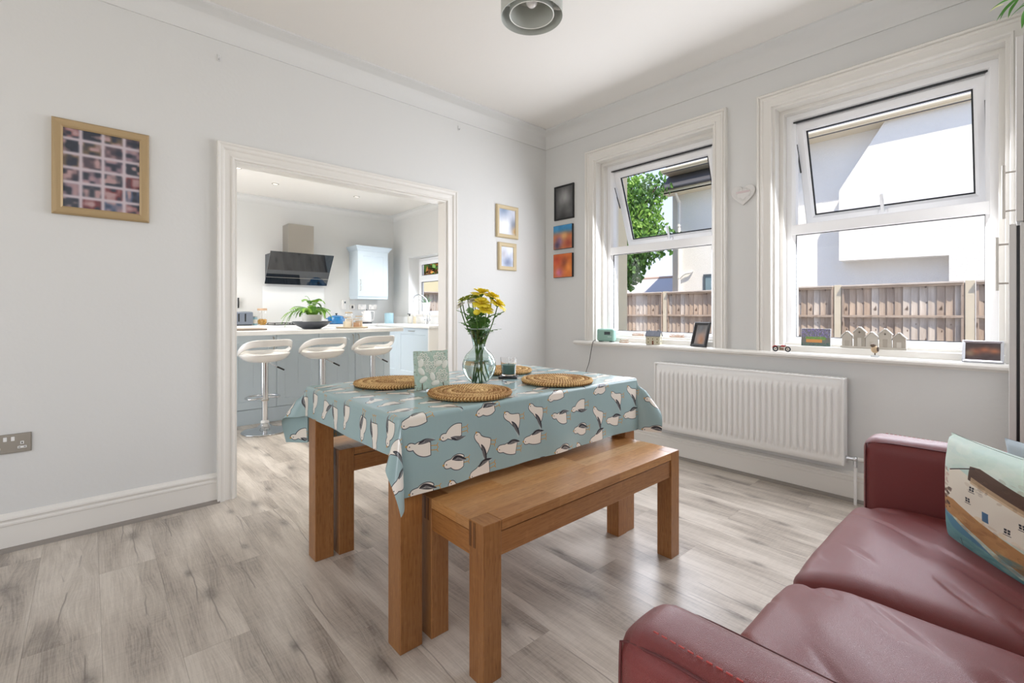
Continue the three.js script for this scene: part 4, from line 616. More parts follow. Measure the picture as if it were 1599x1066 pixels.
{ // toy motorbike
  const o = thing('toy_motorbike', 'tiny red and brown toy motorbike on the window board', 'toy', [-0.030, SY, 2.112], -Math.PI / 2), mR = M('#a3322e', 0.3), mM = M('#8d7a66', 0.3, { metalness: 0.7 });
  for (const x of [-0.036, 0.036]) { const w = part(o, 'wheel', new THREE.TorusGeometry(0.0135, 0.004, 8, 20).translate(x, 0.0175, 0), mBlack); part(w, 'hub', [turned(cyl(0.004, 0.004, 0.006), Math.PI / 2, 0, 0).translate(x, 0.0175, -0.003), ...[0, 1, 2].map((k) => turned(box(0.026, 0.0014, 0.0014), 0, 0, k * 1.05).translate(x, 0.0175, 0))], mM); }
  part(o, 'frame', [rod([-0.036, 0.0175, 0], [-0.006, 0.030, 0], 0.0025), rod([0.036, 0.0175, 0.003], [0.022, 0.044, 0.003], 0.002), rod([-0.006, 0.030, 0], [0.022, 0.042, 0], 0.0025)], mM); part(o, 'engine', rbox(0.026, 0.016, 0.012, 0.003, 0, 0.018, 0), mM);
  part(o, 'tank', new THREE.SphereGeometry(0.010, 12, 8).scale(1.5, 0.7, 0.8).translate(0.008, 0.036, 0), mR); part(o, 'mudguard', new THREE.TorusGeometry(0.018, 0.004, 6, 12, 2).rotateZ(0.8).translate(-0.036, 0.0175, 0), mR); part(o, 'saddle', rbox(0.026, 0.005, 0.012, 0.002, -0.016, 0.035, 0), M('#3a2a24', 0.5)); part(o, 'handlebar', [rod([0.022, 0.046, -0.012], [0.022, 0.046, 0.012], 0.0014), rod([0.022, 0.044, 0], [0.022, 0.050, 0], 0.0014)], mChrome);
}

// ================================================================ TALL CUPBOARD AND PLANT
{
  const c = thing('tall_cupboard', 'tall white cupboard with long bar handles beside the window', 'cupboard', [0, 0, 0]), mC = M('#dedcd8', 0.4), x0 = -0.60, x1 = -0.012;
  part(c, 'carcass', [rspan(x0, x1, 0.0, 1.455, 3.148, 3.70, 0.003), rspan(x0, x1, 1.455, 2.19, 3.160, 3.70, 0.003)], mC);
  const l = part(c, 'lower_door', rspan(x0, x1, 0.10, 1.452, 3.118, 3.139, 0.003), mC), u = part(c, 'upper_door', rspan(x0, x1, 1.460, 2.19, 3.137, 3.158, 0.003), mC);
  part(c, 'door_gap_shade', span(x0 + 0.01, x1, 0.11, 1.445, 3.139, 3.148), mBlack);  // black filler painting in the dark gap behind the ajar door
  const handle = (p, y0, y1, z) => part(p, 'handle', [rod([-0.553, y0, z - 0.034], [-0.553, y1, z - 0.034], 0.006, 10), rod([-0.553, y0 + 0.03, z - 0.034], [-0.553, y0 + 0.03, z], 0.004), rod([-0.553, y1 - 0.03, z - 0.034], [-0.553, y1 - 0.03, z], 0.004)], mSteel);
  handle(l, 1.190, 1.408, 3.118); handle(u, 1.482, 1.698, 3.137);
  const p = thing('trailing_plant', 'potted plant with long pointed leaves on top of the tall cupboard', 'plant', [-0.42, 2.19, 3.36]);
  part(p, 'pot', lathe([[0, 0], [0.06, 0], [0.08, 0.12], [0.074, 0.12], [0.066, 0.10], [0, 0.10]], 32), mWhite);
  part(p, 'soil', cyl(0.066, 0.066, 0.004, 0, 0.099, 0), M('#3e3128', 1));
  const gl = M('#63a348', 0.45, { transmission: 0.15, thickness: 0 }), yl = M('#d3d79a', 0.5), V = (a) => new THREE.Vector3(...a);
  const leafBetween = (b, t, w) => {                        // a pointed leaf from b to t, folded along its midrib
    const B = V(b), T = V(t), d = T.clone().sub(B), len = d.length(), side = new THREE.Vector3().crossVectors(d, new THREE.Vector3(0, 1, 0)).normalize(), up = new THREE.Vector3().crossVectors(side, d).normalize(), pos = [], ix = [], N = 8;
    for (let i = 0; i <= N; i++) { const f = i / N, ww = w * Math.pow(Math.sin(Math.PI * Math.pow(f, 0.75) * 0.985 + 0.02), 0.9) / 2; for (const k of [-1, 0, 1]) { const q = B.clone().addScaledVector(d, f).addScaledVector(side, k * ww).addScaledVector(up, Math.abs(k) * ww * 0.35 + 0.10 * len * Math.sin(Math.PI * f)); pos.push(q.x, q.y, q.z); } }
    for (let i = 0; i < N; i++) for (let k = 0; k < 2; k++) { const q = i * 3 + k; ix.push(q, q + 3, q + 4, q, q + 4, q + 1); }
    const g = new THREE.BufferGeometry(); g.setAttribute('position', new THREE.Float32BufferAttribute(pos, 3)); g.setIndex(ix); g.computeVertexNormals(); return g;
  };
  // stems arching out over the front edge and up; leaves in pairs along each
  [[[-0.06, 0.25, -0.10], [-0.145, 0.165, -0.215]], [[0.05, 0.26, -0.10], [0.10, 0.22, -0.2]], [[0.10, 0.24, 0.05], [0.17, 0.20, 0.08]], [[-0.08, 0.24, 0.08], [-0.13, 0.2, 0.16]], [[0, 0.28, 0.02], [0.01, 0.34, 0.03]]].forEach(([m, e], k) => {
    const cv = new THREE.CatmullRomCurve3([V([0, 0.098, 0]), V(m), V(e)]); part(p, 'stem', new THREE.TubeGeometry(cv, 16, 0.003, 6), gl);
    for (let j = 0; j < 8; j++) { const b = cv.getPoint(0.42 + j * 0.075), tn = cv.getTangent(0.42 + j * 0.075), sd = new THREE.Vector3(-tn.z, 0, tn.x).normalize().multiplyScalar(j % 2 ? 0.8 : -0.8), t = b.clone().addScaledVector(tn.clone().multiplyScalar(0.75).add(sd).add(new THREE.Vector3(0, -0.35, 0)).normalize(), 0.085 + 0.02 * hash(k, j, 77)); part(p, 'leaf', leafBetween(b.toArray(), t.toArray(), 0.020), gl); }
    if (!k) { part(p, 'leaf', leafBetween([-0.14, 0.168, -0.205], [-0.158, 0.150, -0.292], 0.020), gl); part(p, 'leaf', leafBetween([-0.155, 0.155, -0.255], [-0.160, 0.138, -0.300], 0.014), yl); part(p, 'leaf', leafBetween([-0.14, 0.160, -0.225], [-0.13, 0.105, -0.268], 0.017), gl); part(p, 'leaf', leafBetween([-0.14, 0.160, -0.215], [-0.12, 0.108, -0.245], 0.016), gl); }
  });
}

// ================================================================ SOFA AND CUSHIONS
{
  const X0 = -2.762, X1 = -1.108, AW = 0.142, Z0 = 2.735, SEAT = 0.435, MIDX = -1.945;
  const s = thing('leather_sofa', 'burgundy leather two-seat sofa with stitched seams', 'sofa', [(X0 + X1) / 2, 0, 3.19]), cx = (X0 + X1) / 2, L = (x) => x - cx, Z = (z) => z - 3.19;
  const mSeam = M('#5c2527', 0.5), mThread = M('#b3423c', 0.6);
  part(s, 'base', puff(X1 - X0 - 2 * AW + 0.02, 0.19, 0.86, 0.03, 16, 6, 12).translate(0, 0.155, 0.02), mLeather);
  part(s, 'back', puff(X1 - X0 - 0.06, 0.62, 0.26, 0.07, 24, 12, 8, (u, v, w) => [0, 0, -0.02 * (1 - u * u) * (1 - v * v)]).translate(0, 0.50, 0.33), mLeather);
  for (const [a, b] of [[X0 + AW, MIDX], [MIDX, X1 - AW]]) {
    const w = b - a - 0.002, d = 0.62, n = part(s, 'seat_cushion', puff(w, 0.17, d, 0.055, 72, 10, 64, (u, v, t, q) => {
      const crown = (1 - u * u) * (1 - Math.pow(t, 4)) * 0.026 * (v > 0 ? 1 : 0), front = smooth(-0.45, -1, t), wr = v > 0 ? (vnoise(q.x * 9 + q.z * 7 + a * 9, q.z * 2.2, 101) - 0.5) * 0.009 + smooth(0.66, 0.95, vnoise((q.x + q.z) * 22 + a * 30, (q.x - q.z) * 4, 102)) * -0.006 : 0;
      return [0, crown + wr - front * 0.022, front * 0.012 * (1 - v * v)];
    }).translate(L((a + b) / 2), SEAT - 0.085, Z(Z0) + d / 2 - 0.005), mLeather);
  }
  for (const [a, sgn] of [[X0, -1], [X1 - AW, 1]]) {
    const H = 0.575, D = 0.86, ym = 0.3675, r = 0.045, k45 = r * (1 - Math.SQRT1_2) - 0.0015;
    const arm = part(s, 'arm', puff(AW, H, D, r, 14, 30, 44, (u, v, t, q) => [0, (v > 0.8 ? 0.006 * (1 - u * u) * (1 - t * t) : 0) + (v > 0.8 ? (vnoise(q.z * 11, q.x * 20, 103) - 0.5) * 0.004 * (1 - u * u) : 0), 0]).translate(L(a + AW / 2), ym, 0.005), mLeather);
    const top = ym + H / 2, zf = 0.005 - D / 2, xm = L(a + AW / 2);
    for (const e of [-1, 1]) {                               // seams along both top edges and down the front, stitched beside
      const x = xm + e * (AW / 2 - k45), y = top - k45, z = zf + k45;
      part(arm, 'seam', tube([[x, 0.10, z], [x, 0.3, z], [x, top - r - 0.01, z], [x - e * 0.004, top - r * 0.55, zf + r * 0.40], [x, y - 0.004, zf + r + 0.01], [x, y, zf + 0.12], [x, y, zf + 0.4], [x, y, zf + 0.80]], 0.0022, 80, 6), mSeam);
      const st = [], xs = xm + e * (AW / 2 - r * 0.72), ys = top - r * 0.035 + 0.0026; for (let k = 0; k < 56; k++) st.push(box(0.0016, 0.0016, 0.0078, xs, ys, zf + r + 0.012 + k * 0.0125)); for (let k = 0; k < 36; k++) st.push(box(0.0016, 0.0078, 0.0016, xs, 0.12 + k * 0.0125, zf + r * 0.035 - 0.0012));
      if (e === sgn) part(arm, 'stitching', st, mThread);
    }
  }
  for (const x of [-0.72, 0.72]) for (const z of [-0.34, 0.36]) part(s, 'foot', cyl(0.022, 0.028, 0.085, x, 0, z, 16), mBlack);
}
// watercolour cottage cushion
function pillow(w, h, t, n = 36) {
  const pos = [], uv = [], ix = [];
  for (const s of [1, -1]) for (let i = 0; i <= n; i++) for (let j = 0; j <= n; j++) {
    const u = i / n * 2 - 1, v = j / n * 2 - 1, e = Math.pow((1 - Math.pow(Math.abs(u), 2.6)) * (1 - Math.pow(Math.abs(v), 2.6)), 0.42), pin = 1 - 0.09 * (1 - v * v) * Math.abs(u) ** 3, pv = 1 - 0.09 * (1 - u * u) * Math.abs(v) ** 3;
    pos.push(u * w / 2 * pin, v * h / 2 * pv, s * (t / 2 * e + 0.0015) + 0.004 * (vnoise(u * 4 + 7, v * 4, 104) - 0.5) * e); uv.push(i / n, j / n);
  }
  const m = n + 1, q = (s, i, j) => s * m * m + i * m + j; for (let s = 0; s < 2; s++) for (let i = 0; i < n; i++) for (let j = 0; j < n; j++) { const a = q(s, i, j), b = q(s, i + 1, j), c = q(s, i + 1, j + 1), d = q(s, i, j + 1); s ? ix.push(a, c, b, a, d, c) : ix.push(a, b, c, a, c, d); }
  const g = new THREE.BufferGeometry(); g.setAttribute('position', new THREE.Float32BufferAttribute(pos, 3)); g.setAttribute('uv', new THREE.Float32BufferAttribute(uv, 2)); g.setIndex(ix); g.computeVertexNormals(); return g;
}
const cottageTex = canvasTex(1024, 1024, (c, W, H) => {
  const blot = (n, s, cols, x0, x1, y0, y1, r, al) => { for (let k = 0; k < n; k++) { c.globalAlpha = al * (0.5 + hash(k, s, 1)); c.fillStyle = cols[k % cols.length]; c.beginPath(); c.ellipse(x0 + (x1 - x0) * hash(k, s, 2), y0 + (y1 - y0) * hash(k, s, 3), r * (0.4 + hash(k, s, 4)), r * (0.2 + 0.5 * hash(k, s, 5)), hash(k, s, 6) * 0.8 - 0.4, 0, 7); c.fill(); } c.globalAlpha = 1; };
  const poly = (col, pts, al = 1) => { c.globalAlpha = al; c.fillStyle = col; c.beginPath(); pts.forEach(([x, y], i) => i ? c.lineTo(x * W, y * H) : c.moveTo(x * W, y * H)); c.fill(); c.globalAlpha = 1; };
  c.fillStyle = '#cfe0d4'; c.fillRect(0, 0, W, H); blot(120, 11, ['#e6ede4', '#b9d3c8', '#dfe6da', '#c2d8d2'], 0, W, 0, H * 0.45, 120, 0.18);
  poly('#9fc4bd', [[0.72, 0.34], [1, 0.36], [1, 0.62], [0.74, 0.56]], 0.5);
  poly('#e9e2d2', [[0.16, 0.26], [0.26, 0.23], [0.72, 0.36], [0.72, 0.62], [0.16, 0.56]]); poly('#e2dcca', [[0.0, 0.24], [0.16, 0.30], [0.16, 0.56], [0.02, 0.52]]);
  blot(60, 12, ['#b9897c', '#8f6f60', '#d6c3b2'], 0, W * 0.15, H * 0.24, H * 0.42, 20, 0.3);
  poly('#5a4438', [[0.33, 0.17], [0.40, 0.16], [0.92, 0.31], [0.88, 0.41], [0.34, 0.28]]); poly('#cdb08c', [[0.36, 0.25], [0.86, 0.385], [0.84, 0.42], [0.36, 0.30]], 0.8); blot(70, 13, ['#3f2f27', '#6d523f', '#8a6a4e'], W * 0.34, W * 0.92, H * 0.18, H * 0.37, 22, 0.14);
  c.strokeStyle = '#3b302b'; c.lineWidth = 9; c.beginPath(); c.moveTo(W * 0.17, H * 0.265); c.quadraticCurveTo(W * 0.27, H * 0.22, W * 0.37, H * 0.175); c.stroke();
  const win = (x, y) => { c.fillStyle = '#33363c'; for (const [a, b] of [[0, 0], [1, 0], [0, 1], [1, 1]]) c.fillRect(W * x + a * 19, H * y + b * 19, 15, 15); c.fillRect(W * x - 6, H * y + 42, 46, 5); };
  win(0.36, 0.325); win(0.33, 0.425); win(0.66, 0.44); win(0.58, 0.52); c.fillStyle = '#4d7192'; c.fillRect(W * 0.45, H * 0.475, 44, 74);
  poly('#b88a5a', [[0.0, 0.50], [0.22, 0.50], [0.52, 0.60], [1, 0.72], [1, 0.92], [0.62, 0.80], [0.26, 0.64], [0.0, 0.64]]); blot(160, 14, ['#8a5f3c', '#d9a866', '#a9764a', '#6f4a32', '#e3bb80'], 0, W, H * 0.54, H * 0.84, 40, 0.16); blot(40, 15, ['#4d3a30', '#7d5d47'], 0, W * 0.18, H * 0.42, H * 0.62, 26, 0.7);
  poly('#6fa3a6', [[0, 0.63], [0.24, 0.66], [0.46, 0.78], [0.62, 0.86], [1, 0.95], [1, 1], [0, 1]]); blot(170, 16, ['#4f8791', '#8fbcb4', '#3f6f86', '#a9cfc6', '#5d95a0'], 0, W * 0.9, H * 0.74, H, 46, 0.16); poly('#4f7fa8', [[0.02, 0.62], [0.2, 0.64], [0.42, 0.75], [0.5, 0.80], [0.2, 0.74]], 0.55);
  c.strokeStyle = '#2f3238'; c.lineWidth = 4; c.beginPath(); c.moveTo(W * 0.26, H * 0.80); c.lineTo(W * 0.25, H * 0.88); c.stroke(); poly('#c79a5c', [[0.78, 0.89], [0.96, 0.93], [0.92, 0.97], [0.81, 0.95]]); c.beginPath(); c.moveTo(W * 0.86, H * 0.92); c.lineTo(W * 0.90, H * 0.78); c.stroke();
});
function pillowAt(name, label, geo, m, origin, right, up) {     // origin = a lower corner, right and up = its edges
  const o = mesh(geo, m); o.name = numbered(name); const r = new THREE.Vector3(...right).normalize(), u0 = new THREE.Vector3(...up), n = new THREE.Vector3().crossVectors(r, u0).normalize(), u = new THREE.Vector3().crossVectors(n, r);
  o.applyMatrix4(new THREE.Matrix4().makeBasis(r, u, n)); o.position.set(...origin); scene.add(o); return tag(o, label, 'cushion');
}
pillowAt('picture_cushion', 'cushion printed with a watercolour cottage above the sea, on the sofa', pillow(0.50, 0.33, 0.15), M('#ffffff', 0.85, { map: cottageTex, bumpMap: rep(weaveBump, 8), bumpScale: 0.0004 }), [-1.590, 0.582, 3.166], [-0.80, 0.03, 0.60], [-0.14, 1, 0.12]);
pillowAt('plain_cushion', 'small plain pale blue cushion between the cottage cushion and the sofa arm', pillow(0.30, 0.27, 0.11), M('#c3d0da', 0.95, { sheen: 0.6, sheenColor: new THREE.Color('#e8f0f6'), sheenRoughness: 0.6 }), [-1.303, 0.585, 3.262], [-0.35, 0, 0.94], [0, 1, 0]);

// ================================================================ KITCHEN
// a shaker front lying in the plane (u, v), facing +w
function shaker(u0, u1, v0, v1, place, fr = 0.075) {
  return [moulding(rectPath(u0, u1, v0, v1), [[0, 0], [0, 0.018], [0.002, 0.020], [fr, 0.020], [fr + 0.006, 0.012], [fr + 0.006, 0]], true, place, 0.4), moulding(rectPath(u0 + fr, u1 - fr, v0 + fr, v1 - fr), [[0, 0.008], [0, 0.013], [Math.min(u1 - u0, v1 - v0) / 2 - fr - 0.0005, 0.013], [Math.min(u1 - u0, v1 - v0) / 2 - fr - 0.0005, 0.008]], true, place, 0.3)];
}
const bow = (p, len) => tube([[p[0], p[1] - len / 2, p[2]], [p[0], p[1] - len / 2 + 0.012, p[2] + 0.022], [p[0], p[1], p[2] + 0.028], [p[0], p[1] + len / 2 - 0.012, p[2] + 0.022], [p[0], p[1] + len / 2, p[2]]], 0.005, 18, 6);
{ // island: one unit per door, worktop on top
  const xs = [-3.24, -2.77, -2.325, -1.902, -1.481, -1.075, -0.647], notes = ['pale blue island panel at the hidden end of the island', 'pale blue island panel mostly hidden by the door lining', 'pale blue island panel behind the first stool from the door lining', 'pale blue island panel between the first and second stools', 'pale blue island cupboard door behind the second stool', 'pale blue island cupboard door at the sink end of the island'];
  for (let k = 0; k < 6; k++) {
    const u = thing('island_unit', notes[k], 'cabinet', [(xs[k] + xs[k + 1]) / 2, 0, -1.95], 0, 'island units'), w = xs[k + 1] - xs[k];
    part(u, 'carcass', rspan(-w / 2, w / 2, 0.145, 0.884, -0.70, -0.021, 0.001), mBlue);
    const d = part(u, 'door', shaker(-w / 2 + 0.0015, w / 2 - 0.0015, 0.150, 0.880, (p, q, r) => [p, q, r - 0.02]), mBlue);
    if (k === 4) part(d, 'handle', bow([w / 2 - 0.032, 0.79, 0], 0.13), mSteel); if (k === 5) part(d, 'handle', bow([-w / 2 + 0.032, 0.79, 0], 0.13), mSteel); if (k === 2) part(d, 'handle', bow([w / 2 - 0.032, 0.79, 0], 0.13), mSteel);
    part(u, 'plinth', rspan(-w / 2, w / 2, 0, 0.145, -0.69, -0.006, 0.001), mBlue);
  }
  solo('island_worktop', rbox(2.75, 0.040, 1.02, 0.004, 0, 0.020, 0), mStone, 'white polished stone worktop of the kitchen island', 'worktop', [-1.97, 0.8845, -2.23]);
}
function stool(label, [x, z], turn) {
  const s = thing('bar_stool', label, 'stool', [x, 0, z], turn, 'white bar stools at the island'), mShell = M('#eceae6', 0.22, { clearcoat: 0.4 });
  part(s, 'base', lathe([[0, 0.002], [0.195, 0.002], [0.198, 0.007], [0.190, 0.011], [0.120, 0.022], [0.070, 0.040], [0.040, 0.066], [0.032, 0.090], [0, 0.090]], 56), mChrome);
  part(s, 'collar', lathe([[0.034, 0.078], [0.036, 0.086], [0.034, 0.098], [0.026, 0.104], [0.02, 0.104]], 32), mWhite);
  part(s, 'lower_column', cyl(0.0235, 0.0235, 0.30, 0, 0.09, 0), mChrome); part(s, 'gas_column', cyl(0.030, 0.030, 0.355, 0, 0.285, 0, 32), mChrome); part(s, 'column_ring', lathe([[0.030, 0.285], [0.033, 0.285], [0.033, 0.30], [0.030, 0.30]], 32), mSteel);
  part(s, 'footrest', tube([[-0.02, 0.315, 0], [-0.11, 0.312, 0.03], [-0.145, 0.312, -0.06], [-0.09, 0.312, -0.155], [0, 0.312, -0.18], [0.09, 0.312, -0.155], [0.145, 0.312, -0.06], [0.11, 0.312, 0.03], [0.02, 0.315, 0]], 0.0085, 60, 8), mChrome);
  const lever = part(s, 'lever', rod([0.02, 0.64, 0.0], [0.125, 0.575, 0.05], 0.0035), mChrome); part(lever, 'grip', rod([0.095, 0.593, 0.036], [0.15, 0.560, 0.062], 0.0075), mBlack);
  // bowl seat
  const bowl = lathe([[0, 0.640], [0.07, 0.641], [0.140, 0.652], [0.190, 0.678], [0.212, 0.704], [0.216, 0.720], [0.211, 0.725], [0.204, 0.718], [0.192, 0.704], [0.160, 0.686], [0.090, 0.672], [0, 0.668]], 56); bowl.scale(1, 1, 0.88); part(s, 'seat', bowl, mShell);
  // backrest: a closed oval strap that lies on the front of the rim and rises towards the back (+z)
  const pos = [], ix = [], n = 72, sec = []; for (let j = 0; j < 10; j++) { const b = j / 10 * Math.PI * 2; sec.push([Math.sign(Math.cos(b)) * Math.abs(Math.cos(b)) ** 0.7, Math.sign(Math.sin(b)) * Math.abs(Math.sin(b)) ** 0.7]); }
  for (let i = 0; i < n; i++) { const a = i / n * Math.PI * 2, k = smooth(-0.45, 0.95, Math.sin(a)), lift = lerp(0.722, 0.826, k), R = lerp(0.214, 0.232, k), hw = lerp(0.022, 0.033, k), th = lerp(0.010, 0.009, k); for (const [r, h] of sec) pos.push((R + r * th + h * 0.006 * k) * Math.cos(a), lift + h * hw, (R + r * th + h * 0.006 * k) * 0.90 * Math.sin(a)); }
  for (let i = 0; i < n; i++) for (let j = 0; j < 10; j++) { const q = (u, v) => (u % n) * 10 + v % 10; ix.push(q(i, j), q(i + 1, j), q(i + 1, j + 1), q(i, j), q(i + 1, j + 1), q(i, j + 1)); }
  let g = new THREE.BufferGeometry(); g.setAttribute('position', new THREE.Float32BufferAttribute(pos, 3)); g.setIndex(ix); g = outward(g); g.computeVertexNormals(); part(s, 'backrest', g, mShell);
  return s;
}
stool('white bar stool with a looped back, first from the door lining', [-2.105, -1.58], 0.12);
stool('white bar stool with a looped back, between the other two', [-1.578, -1.58], 0.12);
stool('white bar stool with a looped back, at the sink end of the island', [-1.045, -1.58], 0.12);

{ // fitted units along the back wall and under the sink window
  const zf = -3.90;
  const xs = [-3.98, -3.38, -2.78, -2.18, -1.58, -0.98, -0.38, 0.14];
  for (let k = 0; k < 7; k++) { const w = xs[k + 1] - xs[k], u = thing('base_unit', 'pale blue base unit along the cooker hood wall, ' + ['beside the garden doors', 'one along from the garden doors', 'between the garden doors and the toaster', 'under the toaster and tins', 'under the middle of the hob', 'under the blue casserole', 'under the white kettle'][k], 'cabinet', [(xs[k] + xs[k + 1]) / 2, 0, zf], 0, 'base units along the back wall'); part(u, 'carcass', rspan(-w / 2, w / 2, 0.12, 0.88, -0.595, -0.021, 0.001), mBlue); part(u, 'door', shaker(-w / 2 + 0.0015, w / 2 - 0.0015, 0.15, 0.875, (p, q, r) => [p, q, r - 0.02]), mBlue); }
  const zs = [-3.88, -3.24, -2.63], lb = ['pale blue panelled sink unit with its top hidden by the island end', 'pale blue panelled dishwasher front with a small bar handle'];
  [[-3.88, -3.24], [-3.24, -2.36]].forEach(([a, b], k) => {
    const u = thing(k ? 'dishwasher_unit' : 'sink_unit', lb[k], 'cabinet', [0.15, 0, (a + b) / 2], 0), w = b - a, pl = (p, q, r) => [-r + 0.02, q, p];
    part(u, 'carcass', rspan(0.021, 0.595, 0.12, 0.88, -w / 2, w / 2, 0.001), mBlue); const d = part(u, 'door', shaker(-w / 2 + 0.0015, w / 2 - 0.0015, 0.15, 0.875, pl, 0.09), mBlue); if (k) part(d, 'handle', [rod([-0.028, 0.835, -0.07], [-0.028, 0.835, 0.07], 0.005), rod([-0.028, 0.835, -0.06], [0, 0.835, -0.06], 0.004), rod([-0.028, 0.835, 0.06], [0, 0.835, 0.06], 0.004)], mSteel);
  });
  solo('end_panel', rspan(0.13, 0.745, 0, 0.88, -2.355, -2.325, 0.002), mWhite, 'white end panel closing the run of sink units', 'panel');
  solo('kitchen_worktop', crease(plain(slab([[KX0 + 0.01, -KZ - 0.005], [KX0 + 0.01, 3.875], [0.125, 3.875], [0.125, 2.315], [0.745, 2.315], [0.745, -KZ - 0.005]], 0.038, 0.001).rotateX(-Math.PI / 2)), 0.5), mStone, 'white L-shaped worktop along the hood wall and the sink window', 'worktop', [0, 0.8815, 0]);
  solo('upstand', rspan(0.722, 0.748, 0.92, 1.035, -4.49, -2.33, 0.002), mStone, 'white stone upstand under the kitchen window', 'upstand');
}
{ // angled hood
  const h = thing('cooker_hood', 'angled black glass cooker hood with a steel chimney', 'cooker hood', [-0.93, 0, -4.5]);
  part(h, 'chimney', [rspan(-0.185, 0.185, 1.94, 2.43, 0.002, 0.28, 0.002)], mSteel);
  part(h, 'body', slab([[0.004, 1.56], [0.09, 1.56], [0.34, 1.955], [0.30, 1.97], [0.004, 1.97]], 0.86).rotateY(-Math.PI / 2).translate(0.43, 0, 0), M('#3a4047', 0.35));
  const gl = part(h, 'glass_panel', slab([[0.070, 1.535], [0.078, 1.531], [0.385, 1.985], [0.377, 1.989]], 0.91, 0.001).rotateY(-Math.PI / 2).translate(0.455, 0, 0), M('#1c242c', 0.05, { clearcoat: 1 }));
  part(gl, 'trim_strip', slab([[0.140, 1.628], [0.144, 1.625], [0.147, 1.631], [0.143, 1.633]], 0.91).rotateY(-Math.PI / 2).translate(0.455, 0, 0), mSteel);
  solo('splashback', rspan(-1.40, -0.487, 0.922, 1.50, -4.498, -4.490, 0.002), M('#eef0ef', 0.06, { clearcoat: 1 }), 'glossy white glass splashback under the cooker hood', 'splashback');
}
{ // wall cupboard with cornice
  const c = thing('wall_cupboard', 'pale blue wall cupboard with a white moulded top beside the sink window', 'cabinet', [0.197, 0, -4.17]), w = 0.534;
  part(c, 'carcass', rspan(-w / 2, w / 2, 1.36, 2.12, -0.325, 0.0, 0.002), mBlue); const d = part(c, 'door', shaker(-w / 2 + 0.002, w / 2 - 0.002, 1.365, 2.118, (p, q, r) => [p, q, r], 0.085), mBlue);
  for (const y of [1.50, 1.60]) part(d, 'handle', bow([-w / 2 + 0.04, y, 0.02], 0.085), mSteel);
  part(c, 'cornice', moulding([[-w / 2, -0.325], [-w / 2, 0.02], [w / 2, 0.02], [w / 2, -0.325]], [[0, 2.115], [0.010, 2.118], [0.016, 2.135], [0.040, 2.170], [0.050, 2.180], [0.050, 2.195], [0, 2.195]], false, (p, q, r) => [p, r, q], 0.4), M('#c6d4dd', 0.4)); part(c, 'cornice_top', rspan(-w / 2 - 0.03, w / 2 + 0.03, 2.185, 2.194, -0.325, 0.05, 0.001), mBlue); part(c, 'light_rail', rspan(-w / 2, w / 2, 1.325, 1.36, -0.30, 0.012, 0.003), mBlue);
}
// sockets and a thermostat-like handset on the back wall
for (const [x, w] of [[-0.015, 0.086], [0.156, 0.146], [0.350, 0.146]]) { if (w > 0.1) doubleSocket('kitchen_socket', x < 0.2 ? 'steel double socket below the middle of the wall cupboard' : 'steel double socket in use below the end of the wall cupboard', [x, 1.196, KZ + 0.0005], 0, mSteel, M('#e7e7e5', 0.3)); else { const o = thing('cooker_switch', 'small square steel cooker switch beside the double sockets', 'switch', [x, 1.196, KZ + 0.0005]); part(o, 'plate', rbox(w, w, 0.008, 0.002, 0, 0, 0.004), mSteel); part(o, 'rocker', rbox(0.03, 0.045, 0.006, 0.002, 0, 0, 0.009), mBlack); } }
{ const o = thing('wall_phone', 'white handset hanging on the wall beside the wall cupboard', 'phone', [-0.17, 1.165, KZ + 0.0005]); part(o, 'cradle', rbox(0.07, 0.15, 0.03, 0.008, 0, 0.07, 0.015), mWhite); part(o, 'handset', rbox(0.04, 0.135, 0.025, 0.01, 0.008, 0.075, 0.042), M('#dcdcda', 0.3)); part(o, 'screen', rbox(0.022, 0.03, 0.003, 0.001, 0.008, 0.105, 0.055), M('#54606a', 0.2)); }
doubleSocket('kitchen_socket', 'white double socket above the toaster', [-1.795, 1.22, KZ + 0.0005], 0, mWhite, M('#dfdfdd', 0.3));
{ const o = thing('plug_adaptor', 'slim dark plug standing out from the socket above the toaster', 'plug', [-1.72, 1.17, KZ + 0.008]); part(o, 'plug_body', rbox(0.014, 0.15, 0.045, 0.004, 0, 0.07, 0.023), mBlack); part(o, 'plug_button', rbox(0.006, 0.02, 0.01, 0.002, 0.006, 0.12, 0.044), mSteel); }

